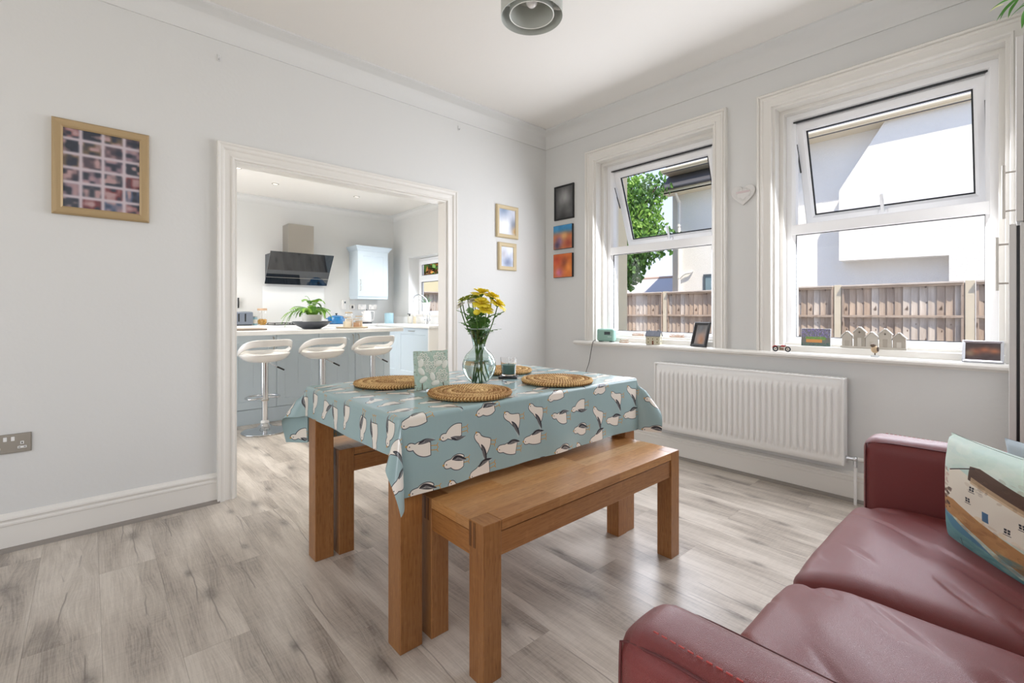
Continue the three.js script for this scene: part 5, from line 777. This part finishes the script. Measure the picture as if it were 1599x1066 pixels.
// --- things on the island (worktop top y = 0.9245)
const IY = 0.925, BY = 0.9205;
{
  const b = thing('dark_bowl', 'wide shallow dark grey bowl on the island', 'bowl', [-1.52, IY, -2.05]); part(b, 'bowl_body', lathe([[0, 0.004], [0.075, 0.004], [0.080, 0], [0.092, 0.004], [0.15, 0.036], [0.198, 0.076], [0.202, 0.081], [0.194, 0.081], [0.14, 0.046], [0.085, 0.016], [0, 0.014]], 56), M('#4b4e55', 0.5)); part(b, 'bowl_foot', lathe([[0.055, 0.0005], [0.08, 0.0005], [0.078, 0.006], [0.055, 0.006]], 40), M('#8a5a48', 0.6));
  const f = thing('potted_fern', 'bushy green fern in a white ribbed pot standing in the dark bowl', 'plant', [-1.52, IY + 0.016, -2.05]);
  const pot = lathe([[0, 0], [0.080, 0], [0.092, 0.05], [0.104, 0.135], [0.098, 0.137], [0.090, 0.12], [0, 0.118]], 72); { const p = pot.attributes.position; for (let i = 0; i < p.count; i++) { const x = p.getX(i), z = p.getZ(i), r = Math.hypot(x, z); if (r > 0.078) { const k = 1 + 0.012 * Math.cos(Math.atan2(z, x) * 36); p.setX(i, x * k); p.setZ(i, z * k); } } pot.computeVertexNormals(); }
  part(f, 'pot', pot, M('#d9d7d2', 0.6)); part(f, 'soil', cyl(0.088, 0.088, 0.006, 0, 0.116, 0), M('#3e3128', 1));
  const greens = ['#6ea32f', '#83b53c', '#5c9130', '#94c14c'].map((c) => M(c, 0.6, { transmission: 0.25, thickness: 0 }));
  const leaflet = () => { const g = new THREE.PlaneGeometry(0.011, 1, 1, 2).translate(0, 0.5, 0), p = g.attributes.position; for (let i = 0; i < p.count; i++) p.setX(i, p.getX(i) * (p.getY(i) > 0.9 ? 0.15 : p.getY(i) > 0.4 ? 1 : 0.6)); return g; };
  for (let k = 0; k < 36; k++) {
    const a = k < 4 ? [3.9, 3.75, 4.1, 3.6][k] : k * 2.399, up = k % 5 === 4, R = k < 4 ? rr(0.29, 0.34) : up ? rr(0.06, 0.15) : rr(0.17, 0.27), top = k < 4 ? rr(0.18, 0.22) : up ? rr(0.24, 0.30) : rr(0.17, 0.23), end = k < 4 ? [-0.005, 0.03, 0.06, 0.09][k] : up ? top + rr(-0.05, 0.04) : rr(0.08, 0.19);
    const cur = new THREE.CatmullRomCurve3([new THREE.Vector3(0.02 * Math.cos(a), 0.115, 0.02 * Math.sin(a)), new THREE.Vector3(R * 0.38 * Math.cos(a), top, R * 0.38 * Math.sin(a)), new THREE.Vector3(R * 0.8 * Math.cos(a), (top + end) / 2 + 0.02, R * 0.8 * Math.sin(a)), new THREE.Vector3(R * Math.cos(a), end, R * Math.sin(a))]);
    const gs = [new THREE.TubeGeometry(cur, 14, 0.0014, 4)]; for (let j = 2; j < 22; j++) { const t = j / 22, p = cur.getPoint(t), len = 0.036 * Math.sin(Math.PI * (0.12 + 0.86 * t)) + 0.006, tn = cur.getTangent(t); for (const s of [-1, 1]) { const side = new THREE.Vector3(-tn.z, 0, tn.x).normalize().multiplyScalar(s).add(tn.clone().multiplyScalar(0.35)).add(new THREE.Vector3(0, -0.25, 0)).normalize(); const g = leaflet().scale(1, len, 1).applyQuaternion(new THREE.Quaternion().setFromUnitVectors(new THREE.Vector3(0, 1, 0), side)).translate(p.x, p.y, p.z); gs.push(g); } }
    part(f, 'frond', gs, greens[k % 4]);
  }
}
{ // round tray of jars
  const t = thing('serving_tray', 'round pale tray on the island', 'tray', [-1.07, IY, -2.05]); part(t, 'tray_base', lathe([[0, 0], [0.17, 0], [0.18, 0.012], [0.175, 0.014], [0.166, 0.006], [0, 0.006]], 48), M('#cdbda4', 0.6));
  const jg = M('#ffffff', 0.02, { transmission: 1, thickness: 0 });
  [[-0.07, 0.03, 0.045, 0.11, '#efe7d6', 'squat glass jar of pale contents on the tray'], [0.03, 0.05, 0.038, 0.09, '#c8a184', 'small glass jar of pinkish contents on the tray'], [0.09, -0.02, 0.042, 0.12, '#d8c3a4', 'tall glass jar of beige contents on the tray'], [-0.01, -0.07, 0.045, 0.16, '#e7e0d4', 'tallest glass jar at the back of the tray']].forEach(([x, z, r, h, col, label]) => { const j = thing('glass_jar', label, 'jar', [-1.07 + x, IY + 0.0065, -2.05 + z], 0, 'jars on the tray'); part(j, 'glass', lathe([[0, 0.001], [r, 0.001], [r, h * 0.86], [r * 0.9, h * 0.9], [r * 0.9, h]], 32), jg); part(j, 'contents', cyl(r * 0.94, r * 0.94, h * 0.6, 0, 0.003, 0), M(col, 0.8)); part(j, 'lid', cyl(r * 0.92, r * 0.92, h * 0.1, 0, h, 0), M('#c9b79c', 0.6)); });
  const g = thing('wire_trivet', 'woven wire trivet lying on the island near the door lining', 'trivet', [-2.16, IY, -2.08]); const bars = []; for (let k = 0; k < 14; k++) { bars.push(rod([-0.16 + k * 0.0246, 0.006, -0.12], [-0.16 + k * 0.0246, 0.006, 0.12], 0.004)); if (k < 10) bars.push(rod([-0.165, 0.012, -0.12 + k * 0.0266], [0.165, 0.012, -0.12 + k * 0.0266], 0.004)); } part(g, 'wires', bars, M('#8c7d6c', 0.6)); part(g, 'frame', [rod([-0.17, 0.008, -0.125], [0.17, 0.008, -0.125], 0.006), rod([-0.17, 0.008, 0.125], [0.17, 0.008, 0.125], 0.006)], M('#6e6258', 0.6));
}
// --- things on the back worktop
{
  const t = thing('toaster', 'slate grey four-slot toaster on the back worktop', 'toaster', [-1.76, BY, -4.2]); part(t, 'body', rbox(0.30, 0.185, 0.20, 0.022, 0, 0.102, 0, 3), M('#6f7681', 0.35)); for (const x of [-0.10, -0.03, 0.05]) part(t, 'lever_slot', rbox(0.018, 0.11, 0.006, 0.002, x, 0.11, 0.099), mBlack); part(t, 'top_slot', [box(0.24, 0.002, 0.025, 0, 0.195, -0.04), box(0.24, 0.002, 0.025, 0, 0.195, 0.04)], mBlack); part(t, 'foot', [box(0.26, 0.012, 0.16, 0, 0.006, 0)], mBlack);
  [[-1.62, '#7d6152', 0.10], [-1.56, '#8fb2be', 0.115]].forEach(([x, col, h]) => { const c = thing('storage_tin', x < -1.6 ? 'small brown tin between the toaster and the pasta jar' : 'small blue tin beside the pasta jar', 'tin', [x, BY, -4.24]); part(c, 'body', cyl(0.032, 0.032, h, 0, 0, 0), M(col, 0.4)); part(c, 'label', cyl(0.0325, 0.0325, h * 0.5, 0, h * 0.22, 0), M('#d9d4c8', 0.6)); part(c, 'lid', cyl(0.033, 0.033, 0.012, 0, h, 0), mSteel); });
  const j = thing('pasta_jar', 'tall glass jar of pasta with a wooden lid on the back worktop', 'jar', [-1.462, BY, -4.25]); part(j, 'glass', lathe([[0, 0.002], [0.062, 0.002], [0.066, 0.01], [0.066, 0.205], [0.060, 0.212]], 36), M('#ffffff', 0.02, { transmission: 1, thickness: 0 })); part(j, 'lid', cyl(0.064, 0.062, 0.03, 0, 0.212, 0), M('#c9a888', 0.6));
  const bits = []; for (let k = 0; k < 70; k++) { const a = k * 2.4, r = 0.052 * Math.sqrt(hash(k, 1, 111)); bits.push(turned(new THREE.CapsuleGeometry(0.0075, 0.022, 3, 6), hash(k, 2, 111) * 3, hash(k, 3, 111) * 3, 0).translate(r * Math.cos(a), 0.014 + 0.062 * hash(k, 4, 111), r * Math.sin(a))); } const pasta = part(j, 'pasta', bits, M('#d9a84c', 0.6)); pasta.userData.kind = 'stuff';
  const hob = thing('gas_hob', 'low dark hob with pan supports on the back worktop', 'hob', [-1.02, BY, -4.18]); part(hob, 'plate', rbox(0.72, 0.010, 0.46, 0.003, 0, 0.005, 0), mBlack); for (const x of [-0.24, 0, 0.24]) part(hob, 'pan_support', [rod([x - 0.1, 0.028, -0.18], [x - 0.1, 0.028, 0.18], 0.006), rod([x + 0.1, 0.028, -0.18], [x + 0.1, 0.028, 0.18], 0.006), rod([x - 0.1, 0.028, 0], [x + 0.1, 0.028, 0], 0.006), ...[-0.18, 0.18].flatMap((z) => [rod([x - 0.1, 0.008, z], [x - 0.1, 0.03, z], 0.006), rod([x + 0.1, 0.008, z], [x + 0.1, 0.03, z], 0.006)])], mBlack);
  const c = thing('casserole', 'bright blue cast iron casserole with lid on the back worktop', 'casserole', [-0.42, BY, -4.16]), mE = M('#1f78b4', 0.18, { clearcoat: 0.6 }); part(c, 'pot_body', lathe([[0, 0.002], [0.10, 0.002], [0.118, 0.012], [0.128, 0.05], [0.130, 0.105], [0.122, 0.105], [0, 0.10]], 48), mE); const lid = part(c, 'lid', lathe([[0, 0.145], [0.03, 0.144], [0.09, 0.130], [0.128, 0.112], [0.130, 0.104], [0, 0.104]], 48), mE); part(lid, 'knob', lathe([[0, 0.144], [0.008, 0.144], [0.008, 0.154], [0.020, 0.160], [0.020, 0.168], [0, 0.171]], 24), mBlack); for (const s of [-1, 1]) part(c, 'handle', new THREE.TorusGeometry(0.032, 0.009, 8, 20, Math.PI).rotateX(Math.PI / 2).rotateY(s > 0 ? Math.PI / 2 : -Math.PI / 2).translate(s * 0.126, 0.088, 0), mE);
  const k = thing('kettle', 'white electric kettle on the back worktop', 'kettle', [0.095, BY, -4.18]), mK = M('#eceae8', 0.25); part(k, 'base', cyl(0.085, 0.08, 0.022, 0, 0, 0, 36), M('#4a4c4f', 0.4)); part(k, 'body', lathe([[0, 0.024], [0.082, 0.024], [0.080, 0.06], [0.068, 0.16], [0.060, 0.205], [0.045, 0.215], [0, 0.218]], 44), mK); part(k, 'handle', tube([[0.055, 0.20, 0], [0.115, 0.20, 0], [0.13, 0.15, 0], [0.115, 0.06, 0], [0.075, 0.05, 0]], 0.011, 24, 8), mK); part(k, 'spout', turned(cyl(0.022, 0.012, 0.05), 0, 0, 0.9).translate(-0.058, 0.165, 0), mK); part(k, 'lid_knob', ball(0.012, 0, 0.224, 0, 12), mBlack);
  const n = thing('canister', 'pale blue round canister in the corner of the worktop', 'canister', [0.43, BY, -4.05]); part(n, 'body', cyl(0.074, 0.074, 0.165, 0, 0, 0, 40), M('#a9cbd6', 0.35)); part(n, 'lid', lathe([[0, 0.176], [0.06, 0.175], [0.074, 0.168], [0.074, 0.165], [0, 0.165]], 40), M('#b6d4dd', 0.35));
  const so = thing('soap_bottle', 'cream soap bottle with a black pump by the sink', 'bottle', [0.63, BY, -3.72]); part(so, 'body', rbox(0.06, 0.12, 0.06, 0.012, 0, 0.062, 0), M('#ddd9cd', 0.4)); part(so, 'pump', [cyl(0.012, 0.010, 0.03, 0, 0.122, 0, 16), rbox(0.05, 0.012, 0.016, 0.004, -0.014, 0.158, 0)], mBlack);
  const s2 = thing('soap_bottle', 'slim beige bottle next to the sink tap', 'bottle', [0.63, BY, -3.56]); part(s2, 'body', cyl(0.026, 0.026, 0.12, 0, 0, 0, 20), M('#d9ceb2', 0.4)); part(s2, 'cap', cyl(0.014, 0.014, 0.03, 0, 0.12, 0, 16), mWhite);
  const tap = thing('kitchen_tap', 'tall chrome swan-neck mixer tap at the sink', 'tap', [0.62, BY, -3.17]); part(tap, 'spout', tube([[0, 0.04, 0], [0, 0.20, 0], [0, 0.36, 0], [-0.03, 0.44, -0.09], [-0.05, 0.465, -0.17], [-0.07, 0.43, -0.26], [-0.075, 0.34, -0.285], [-0.075, 0.27, -0.287]], 0.012, 60, 10), mChrome); part(tap, 'body', [cyl(0.03, 0.022, 0.09, 0, 0, 0, 20), rod([0, 0.06, -0.075], [0, 0.06, 0.075], 0.013)], mChrome); for (const s of [-1, 1]) part(tap, 'lever', [cyl(0.016, 0.016, 0.03, 0, 0.05, s * 0.075, 14), rod([0, 0.07, s * 0.075], [0, 0.15, s * 0.095], 0.006)], mChrome);
  const sp = thing('spiky_plant', 'spiky succulent in a white pot on the kitchen windowsill', 'plant', [0.885, KWY[0] + 0.0125, -3.62]); part(sp, 'pot', lathe([[0, 0], [0.046, 0], [0.064, 0.19], [0.067, 0.20], [0.060, 0.20], [0, 0.18]], 32), mWhite); const mSp = M('#5d7a5a', 0.6); for (let q = 0; q < 16; q++) { const a = q * 2.4, t = rr(0.25, 1.15); part(sp, 'leaf', turned(new THREE.ConeGeometry(0.009, rr(0.13, 0.19), 5).translate(0, 0.075, 0), t, a, 0).translate(0, 0.185, 0), mSp); }
  const rack = thing('dish_rack', 'white wire dish rack on the kitchen windowsill', 'rack', [0.86, KWY[0] + 0.0125, -3.86]); const bars = []; for (let q = 0; q < 8; q++) bars.push(rod([-0.04, 0, -0.08 + q * 0.022], [-0.04, 0.06, -0.08 + q * 0.022], 0.0025)); bars.push(rod([-0.04, 0.06, -0.09], [-0.04, 0.06, 0.09], 0.003), rod([-0.04, 0.03, -0.09], [-0.04, 0.03, 0.09], 0.003), rod([0.03, 0.003, -0.09], [0.03, 0.003, 0.09], 0.003), rod([-0.04, 0.003, 0], [0.03, 0.003, 0], 0.003)); part(rack, 'wires', bars, mWhite);
}
// recessed ceiling spots, lit
for (const [x, z, where] of [[-1.469, -3.579, 'in front of the cooker hood'], [-0.371, -3.514, 'in front of the wall cupboard'], [-2.006, -3.134, 'beside the top of the door lining'], [-2.9, -3.55, 'at the garden door end'], [-2.9, -1.6, 'at the garden door end near the opening'], [-1.4, -1.5, 'above the bar stools'], [0.0, -1.5, 'beside the sink end near the opening']]) {
  const d = thing('downlight', 'small round recessed kitchen ceiling spot ' + where, 'light', [x, CEIL, z], 0, 'kitchen ceiling spots');
  part(d, 'bezel', lathe([[0.030, -0.002], [0.034, -0.006], [0.044, -0.004], [0.046, 0], [0.03, 0]], 32), mSteel); part(d, 'lamp_face', cyl(0.030, 0.030, 0.002, 0, -0.0035, 0, 24), M('#ffffff', 0.3, { emissive: new THREE.Color('#fff2dd'), emissiveIntensity: 1.2 }));
  const l = new THREE.SpotLight(0xfff8ee, z > -2 ? SPOT_I * 1.8 : SPOT_I, 0, 1.0, 0.6, 2); l.position.set(x, CEIL - 0.02, z); l.target.position.set(x, 0, z); l.castShadow = true; scene.add(l, l.target);
}

// ================================================================ OUTSIDE
structure('ground_drive', planarUV(span(XT, 40, -0.40, -0.14, -30, 25), 2), M('#a3a09b', 0.95, { bumpMap: rep(renderBump, 2), bumpScale: 0.004 }), 'pale gravel drive between the house and the fence');
structure('ground_garden', planarUV(span(-40, XT, -0.40, -0.22, -30, 25), 2), M('#8f8c82', 0.95), 'paved ground round the house');
const boardTex = dataTex(256, 512, (i, j) => { const X = i / 256, Y = j / 512, w = 0.04 * fbm(X * 3, Y * 2, 120, 3, 2, 2), f = fbm((X + w) * 40, Y * 3, 121, 40, 3, 3), b = fbm(X * 8, Y * 2, 122, 8, 2, 3), kn = smooth(0.88, 0.97, vnoise(X * 16, Y * 10, 123, 16, 10)); return mix(mix([212, 204, 197], [152, 140, 132], sat(0.2 + 0.8 * (f - 0.3) + 0.5 * (b - 0.4))), [62, 48, 42], kn * 0.7); });
const mBoards = ['#ffffff', '#e9dfd6', '#d7ccc4', '#f3e6da'].map((c) => M(c, 0.9, { map: boardTex })), mPost = M('#cfc6b4', 0.95, { bumpMap: rep(renderBump, 8), bumpScale: 0.003 });
const boardGeos = [0, 1, 2, 3].map((k) => { const g = slab([[0, 0], [0, -0.024], [0.128, -0.007], [0.128, 0]], 1.66); g.rotateX(-Math.PI / 2); return planarUV(crease(plain(g), 0.3), 1, 1, k * 0.27, k * 0.19); });   // feather-edged: x = width, y = up, -z = towards the viewer
function fencePanel(pos, turn, W, label, flip) {
  const f = thing('garden_fence', label, 'fence', pos, turn, 'timber fence panels'), n = 15;
  for (let k = 0; k < n; k++) { const b = mesh(boardGeos[(k * 7 + (pos[2] * 3 | 0)) & 3], mBoards[(k * 5 + (hash(k, pos[2] * 10 | 0, 124) * 4 | 0)) & 3]); b.name = 'board'; b.position.set(-W / 2 + k * (W / n), 0.06, -0.004 - (k & 1) * 0.001); b.rotation.y = 0.10; f.add(b); }
  for (const y of [0.20, 1.13]) part(f, 'rail', planarUV(rbox(W, 0.045, 0.060, 0.004, 0, y, 0.050), 0, 1, y, 0.3), mBoards[1]);
  part(f, 'cap', planarUV(rbox(W, 0.030, 0.150, 0.004, 0, 1.735, 0.055), 0), mBoards[0]); part(f, 'top_rail', planarUV(rbox(W, 0.040, 0.060, 0.004, 0, 1.70, 0.050), 0), mBoards[3]);
  for (const s of [-1, 1]) part(f, 'end_batten', planarUV(rbox(0.035, 1.68, 0.060, 0.003, s * (W / 2 - 0.018), 0.86, 0.045), 1), mBoards[2]);
  return f;
}
const postWords = ['beyond the tall cupboard', 'standing behind the silver photo frame', 'standing behind the lavender picture', 'behind the wall between the two windows', 'standing behind the toy house', 'behind the cream kitchen wall', 'far behind the cream kitchen wall'];
const fenceWords = ['beyond the cupboard end of the larger window', 'seen through the middle of the larger window', 'seen at the corner edge of the larger window', 'seen beside the frame ornament in the corner window', 'seen in the middle of the corner window', 'half hidden by the cream kitchen wall', 'hidden behind the cream kitchen wall'];
[4.422, 2.501, 0.580, -1.341, -3.253, -5.174, -7.095].forEach((z, k) => {
  solo('fence_post', planarUV(rbox(0.12, 1.80, 0.12, 0.008, 0, 0.90, 0), 1), mPost, 'rough pale concrete fence post ' + postWords[k], 'post', [8.0, -0.14, z], 0, 'concrete fence posts');
  fencePanel([8.0, -0.10, z - 0.96], -Math.PI / 2, 1.77, 'weathered feather-edge fence panel ' + fenceWords[k]);
});
[1.6, 3.5, 5.4].forEach((x, k) => fencePanel([x, -0.10, -7.4], 0, 1.88, ['weathered fence panel behind the kitchen garden, next to the house', 'weathered fence panel seen through the kitchen window', 'weathered fence panel at the far end of the kitchen garden'][k]));

// --- neighbouring house: recessed wall, a lower wing and an overhanging upper part
const mRender = M('#f1f0ee', 0.9, { bumpMap: rep(renderBump, 1.5), bumpScale: 0.006 }), mSlate = M('#5d5f68', 0.75), mDarkRoof = M('#4a4a50', 0.7), mGutter = M('#e7dcc6', 0.6);
{
  const h = thing('white_house', 'white rendered neighbouring house behind the fence', 'building', [10.6, -0.14, 0]), P = (g) => planarUV(g, 1);
  part(h, 'recessed_wall', P(span(0, 4, 0, 5.75, -4.5, 9)), mRender);
  part(h, 'wing_wall', P(span(-0.3, 0.1, 0, 5.1, -4.15, -0.95)), mRender);
  // overhanging upper part with a sloping shoulder
  const za = 0.09, zb = 9, top = 5.75, sl = (pts, d, x) => { const g = slab(pts, d); g.rotateY(-Math.PI / 2); return g.translate(x, 0, 0); };   // shape x -> z, y -> y, extruded towards -x
  part(h, 'upper_wall', P(crease(plain(sl([[za, 2.50], [2.05, 2.46], [2.05, 0], [zb, 0], [zb, top], [1.05, top], [za, 4.20]], 0.40, 0)), 0.3)), mRender);
  const roofA = part(h, 'main_roof', P(crease(plain(slab([[-0.55, 5.66], [-0.50, 5.60], [4.2, 8.7], [4.2, 9.0]], 13.6).translate(0, 0, -4.6)), 0.3)), mSlate); part(roofA, 'soffit', span(-0.55, 0.0, 5.62, 5.66, -4.6, 9), mGutter); part(roofA, 'gutter', rod([-0.56, 5.70, -4.6], [-0.56, 5.70, 9], 0.05), mGutter);
  const wing = part(h, 'wing_roof', P(slab([[-0.72, 5.06], [-0.68, 5.00], [0.4, 5.72], [0.4, 5.95]], 3.75).translate(0, 0, -4.65)), mDarkRoof); part(wing, 'gutter', rod([-0.75, 5.06, -4.65], [-0.75, 5.06, -0.9], 0.055), mDarkRoof); part(wing, 'fascia', span(-0.70, -0.66, 4.90, 5.06, -4.65, -0.9), mGutter); part(wing, 'soffit', span(-0.70, -0.30, 4.90, 4.94, -4.65, -0.9), mGutter);
  const pipe = part(h, 'drainpipe', [rod([-0.36, 0, -4.08], [-0.36, 4.7, -4.08], 0.045, 12), rod([-0.36, 4.65, -4.08], [-0.62, 4.95, -4.08], 0.045)], mWhite); part(pipe, 'pipe_branch', tube([[-0.36, 2.28, -4.08], [-0.37, 2.42, -3.9], [-0.36, 2.46, -3.72], [-0.32, 2.52, -3.66]], 0.03, 16, 8), mWhite); for (const y of [1.2, 2.3, 3.9]) part(pipe, 'collar', cyl(0.058, 0.058, 0.07, -0.36, y, -4.08, 14), mWhite);
  const w = part(h, 'window', [moulding(rectPath(-3.33, -2.80, 1.85, 2.38), [[0, 0], [0, 0.03], [0.06, 0.03], [0.06, 0]], true, (u, v, k) => [-0.30 - k, v, u], 0.4)], M('#54606a', 0.4)); part(w, 'pane', span(-0.31, -0.305, 1.88, 2.35, -3.3, -2.83), M('#7d95a0', 0.1)); part(w, 'sill', rspan(-0.40, -0.28, 1.78, 1.85, -3.42, -2.7, 0.01), M('#6f7277', 0.7));
}
{ // slate-roofed outbuilding behind the fence
  const o = thing('outbuilding', 'low outbuilding with a grey slate roof behind the fence', 'building', [12.0, -0.14, -6.6]);
  part(o, 'walls', span(0.6, 4, 0, 1.9, -2.4, 1.65), mRender); const r = part(o, 'roof', slab([[0, 1.62], [0.02, 1.56], [2.0, 2.54], [4.4, 1.5], [4.4, 1.6], [2.0, 2.64]], 4.3).translate(0, 0, -2.5), M('#aaa8ac', 0.85));
  const rows = []; for (let k = 0; k < 9; k++) rows.push(turned(box(0.27, 0.012, 4.3), 0, 0, 0.472).translate(0.12 + k * 0.222, 1.70 + k * 0.112, -0.35)); part(r, 'slate_courses', rows, M('#b4b2b6', 0.85)); part(r, 'ridge', rod([2.0, 2.66, -2.5], [2.0, 2.66, 1.8], 0.06), M('#b59f93', 0.8));
}
{ // tree
  const t = thing('leafy_tree', 'leafy green tree above the fence seen through the corner window', 'tree', [8.9, -0.14, -5.35]), bark = M('#5d4d3c', 0.9);
  part(t, 'trunk', tube([[0, 0, 0], [0.05, 1.6, 0.05], [-0.05, 3.2, 0.1], [0, 4.6, 0.2]], 0.10, 20, 8), bark);
  const tips = [[-0.2, 3.35, 1.75], [-0.1, 4.2, 1.2], [0, 4.95, 1.35], [0.1, 5.3, 0.5], [-0.4, 3.0, 0.8], [0.4, 4.4, -0.6], [-0.3, 3.6, -0.7], [-0.5, 4.7, 0.3], [0, 2.65, 0.55], [-0.2, 3.75, 1.3]];
  tips.forEach(([x, y, z]) => part(t, 'branch', tube([[0, y * 0.62, 0.08], [x * 0.5, y * 0.85, z * 0.5], [x, y, z]], 0.022, 10, 6), bark));
  const lf = new THREE.PlaneGeometry(0.085, 0.12, 2, 3), lp = lf.attributes.position; for (let i = 0; i < lp.count; i++) { const v = lp.getY(i) / 0.12 + 0.5; lp.setXYZ(i, lp.getX(i) * Math.sin(Math.PI * (0.08 + 0.88 * v)), lp.getY(i), Math.abs(lp.getX(i)) * 0.5); } lf.computeVertexNormals();
  const N = 5200, inst = new THREE.InstancedMesh(lf, M('#ffffff', 0.6, { transmission: 0.35, thickness: 0 }), N), m4 = new THREE.Matrix4(), q = new THREE.Quaternion(), e = new THREE.Euler(), col = new THREE.Color();
  for (let k = 0; k < N; k++) { const [x, y, z] = tips[k % tips.length], f = 0.25 + 0.75 * rnd(), r = 0.46 * Math.cbrt(rnd()), a = rnd() * 6.283, b = Math.acos(2 * rnd() - 1); q.setFromEuler(e.set(rr(-1, 1), rr(0, 6.28), rr(-1, 1))); m4.compose(new THREE.Vector3(x * f + r * Math.sin(b) * Math.cos(a), y * (0.8 + 0.2 * f) + r * Math.cos(b), z * f + r * Math.sin(b) * Math.sin(a)), q, new THREE.Vector3(1, 1, 1).multiplyScalar(rr(0.7, 1.3))); inst.setMatrixAt(k, m4); inst.setColorAt(k, col.set(['#5d8f34', '#76a83f', '#4a7a2c', '#8fba4e'][k & 3])); }
  inst.name = 'foliage'; inst.userData.kind = 'stuff'; inst.castShadow = true; t.add(inst);
}
{ // behind the kitchen garden: a pale wall and a russet shrub
  solo('garden_wall', planarUV(rbox(7, 2.35, 0.2, 0.01, 0, 1.175, 0), 1), M('#d9d3b4', 0.9, { bumpMap: rep(renderBump, 2), bumpScale: 0.004 }), 'pale rendered garden wall behind the kitchen garden fence', 'wall', [4.2, -0.14, -9.2]);
  const b = thing('brick_house', 'orange brick house behind the garden wall seen through the kitchen window', 'building', [5.6, -0.14, -13]); part(b, 'walls', planarUV(span(-5, 5, 0, 5, -2, 2), 1), M('#c98f6c', 0.9)); part(b, 'roof', slab([[-5.2, 5], [5.2, 5], [0, 8]], 4.2).translate(0, 0, -2.1), mSlate);
  const s = thing('russet_shrub', 'green and russet shrub above the garden wall seen through the kitchen window', 'shrub', [4.5, -0.14, -9.9]); part(s, 'stem', rod([0, 0, 0], [0, 2.4, 0], 0.05), M('#5d4d3c', 0.9)); const lf = new THREE.PlaneGeometry(0.10, 0.14), N = 900, inst = new THREE.InstancedMesh(lf, M('#ffffff', 0.7, { transmission: 0.3, thickness: 0 }), N), m4 = new THREE.Matrix4(), q = new THREE.Quaternion(), e = new THREE.Euler(), col = new THREE.Color();
  for (let k = 0; k < N; k++) { const r = 0.75 * Math.cbrt(rnd()), a = rnd() * 6.283, c = Math.acos(2 * rnd() - 1); q.setFromEuler(e.set(rnd() * 6, rnd() * 6, rnd() * 6)); m4.compose(new THREE.Vector3(r * Math.sin(c) * Math.cos(a), 2.75 + r * Math.cos(c) * 0.7, r * Math.sin(c) * Math.sin(a)), q, new THREE.Vector3(1, 1, 1)); inst.setMatrixAt(k, m4); inst.setColorAt(k, col.set(['#5d8f34', '#a9662f', '#c98a3a', '#4a7a2c'][k & 3])); } inst.name = 'foliage'; inst.userData.kind = 'stuff'; s.add(inst);
}

renderer.render(scene, camera);
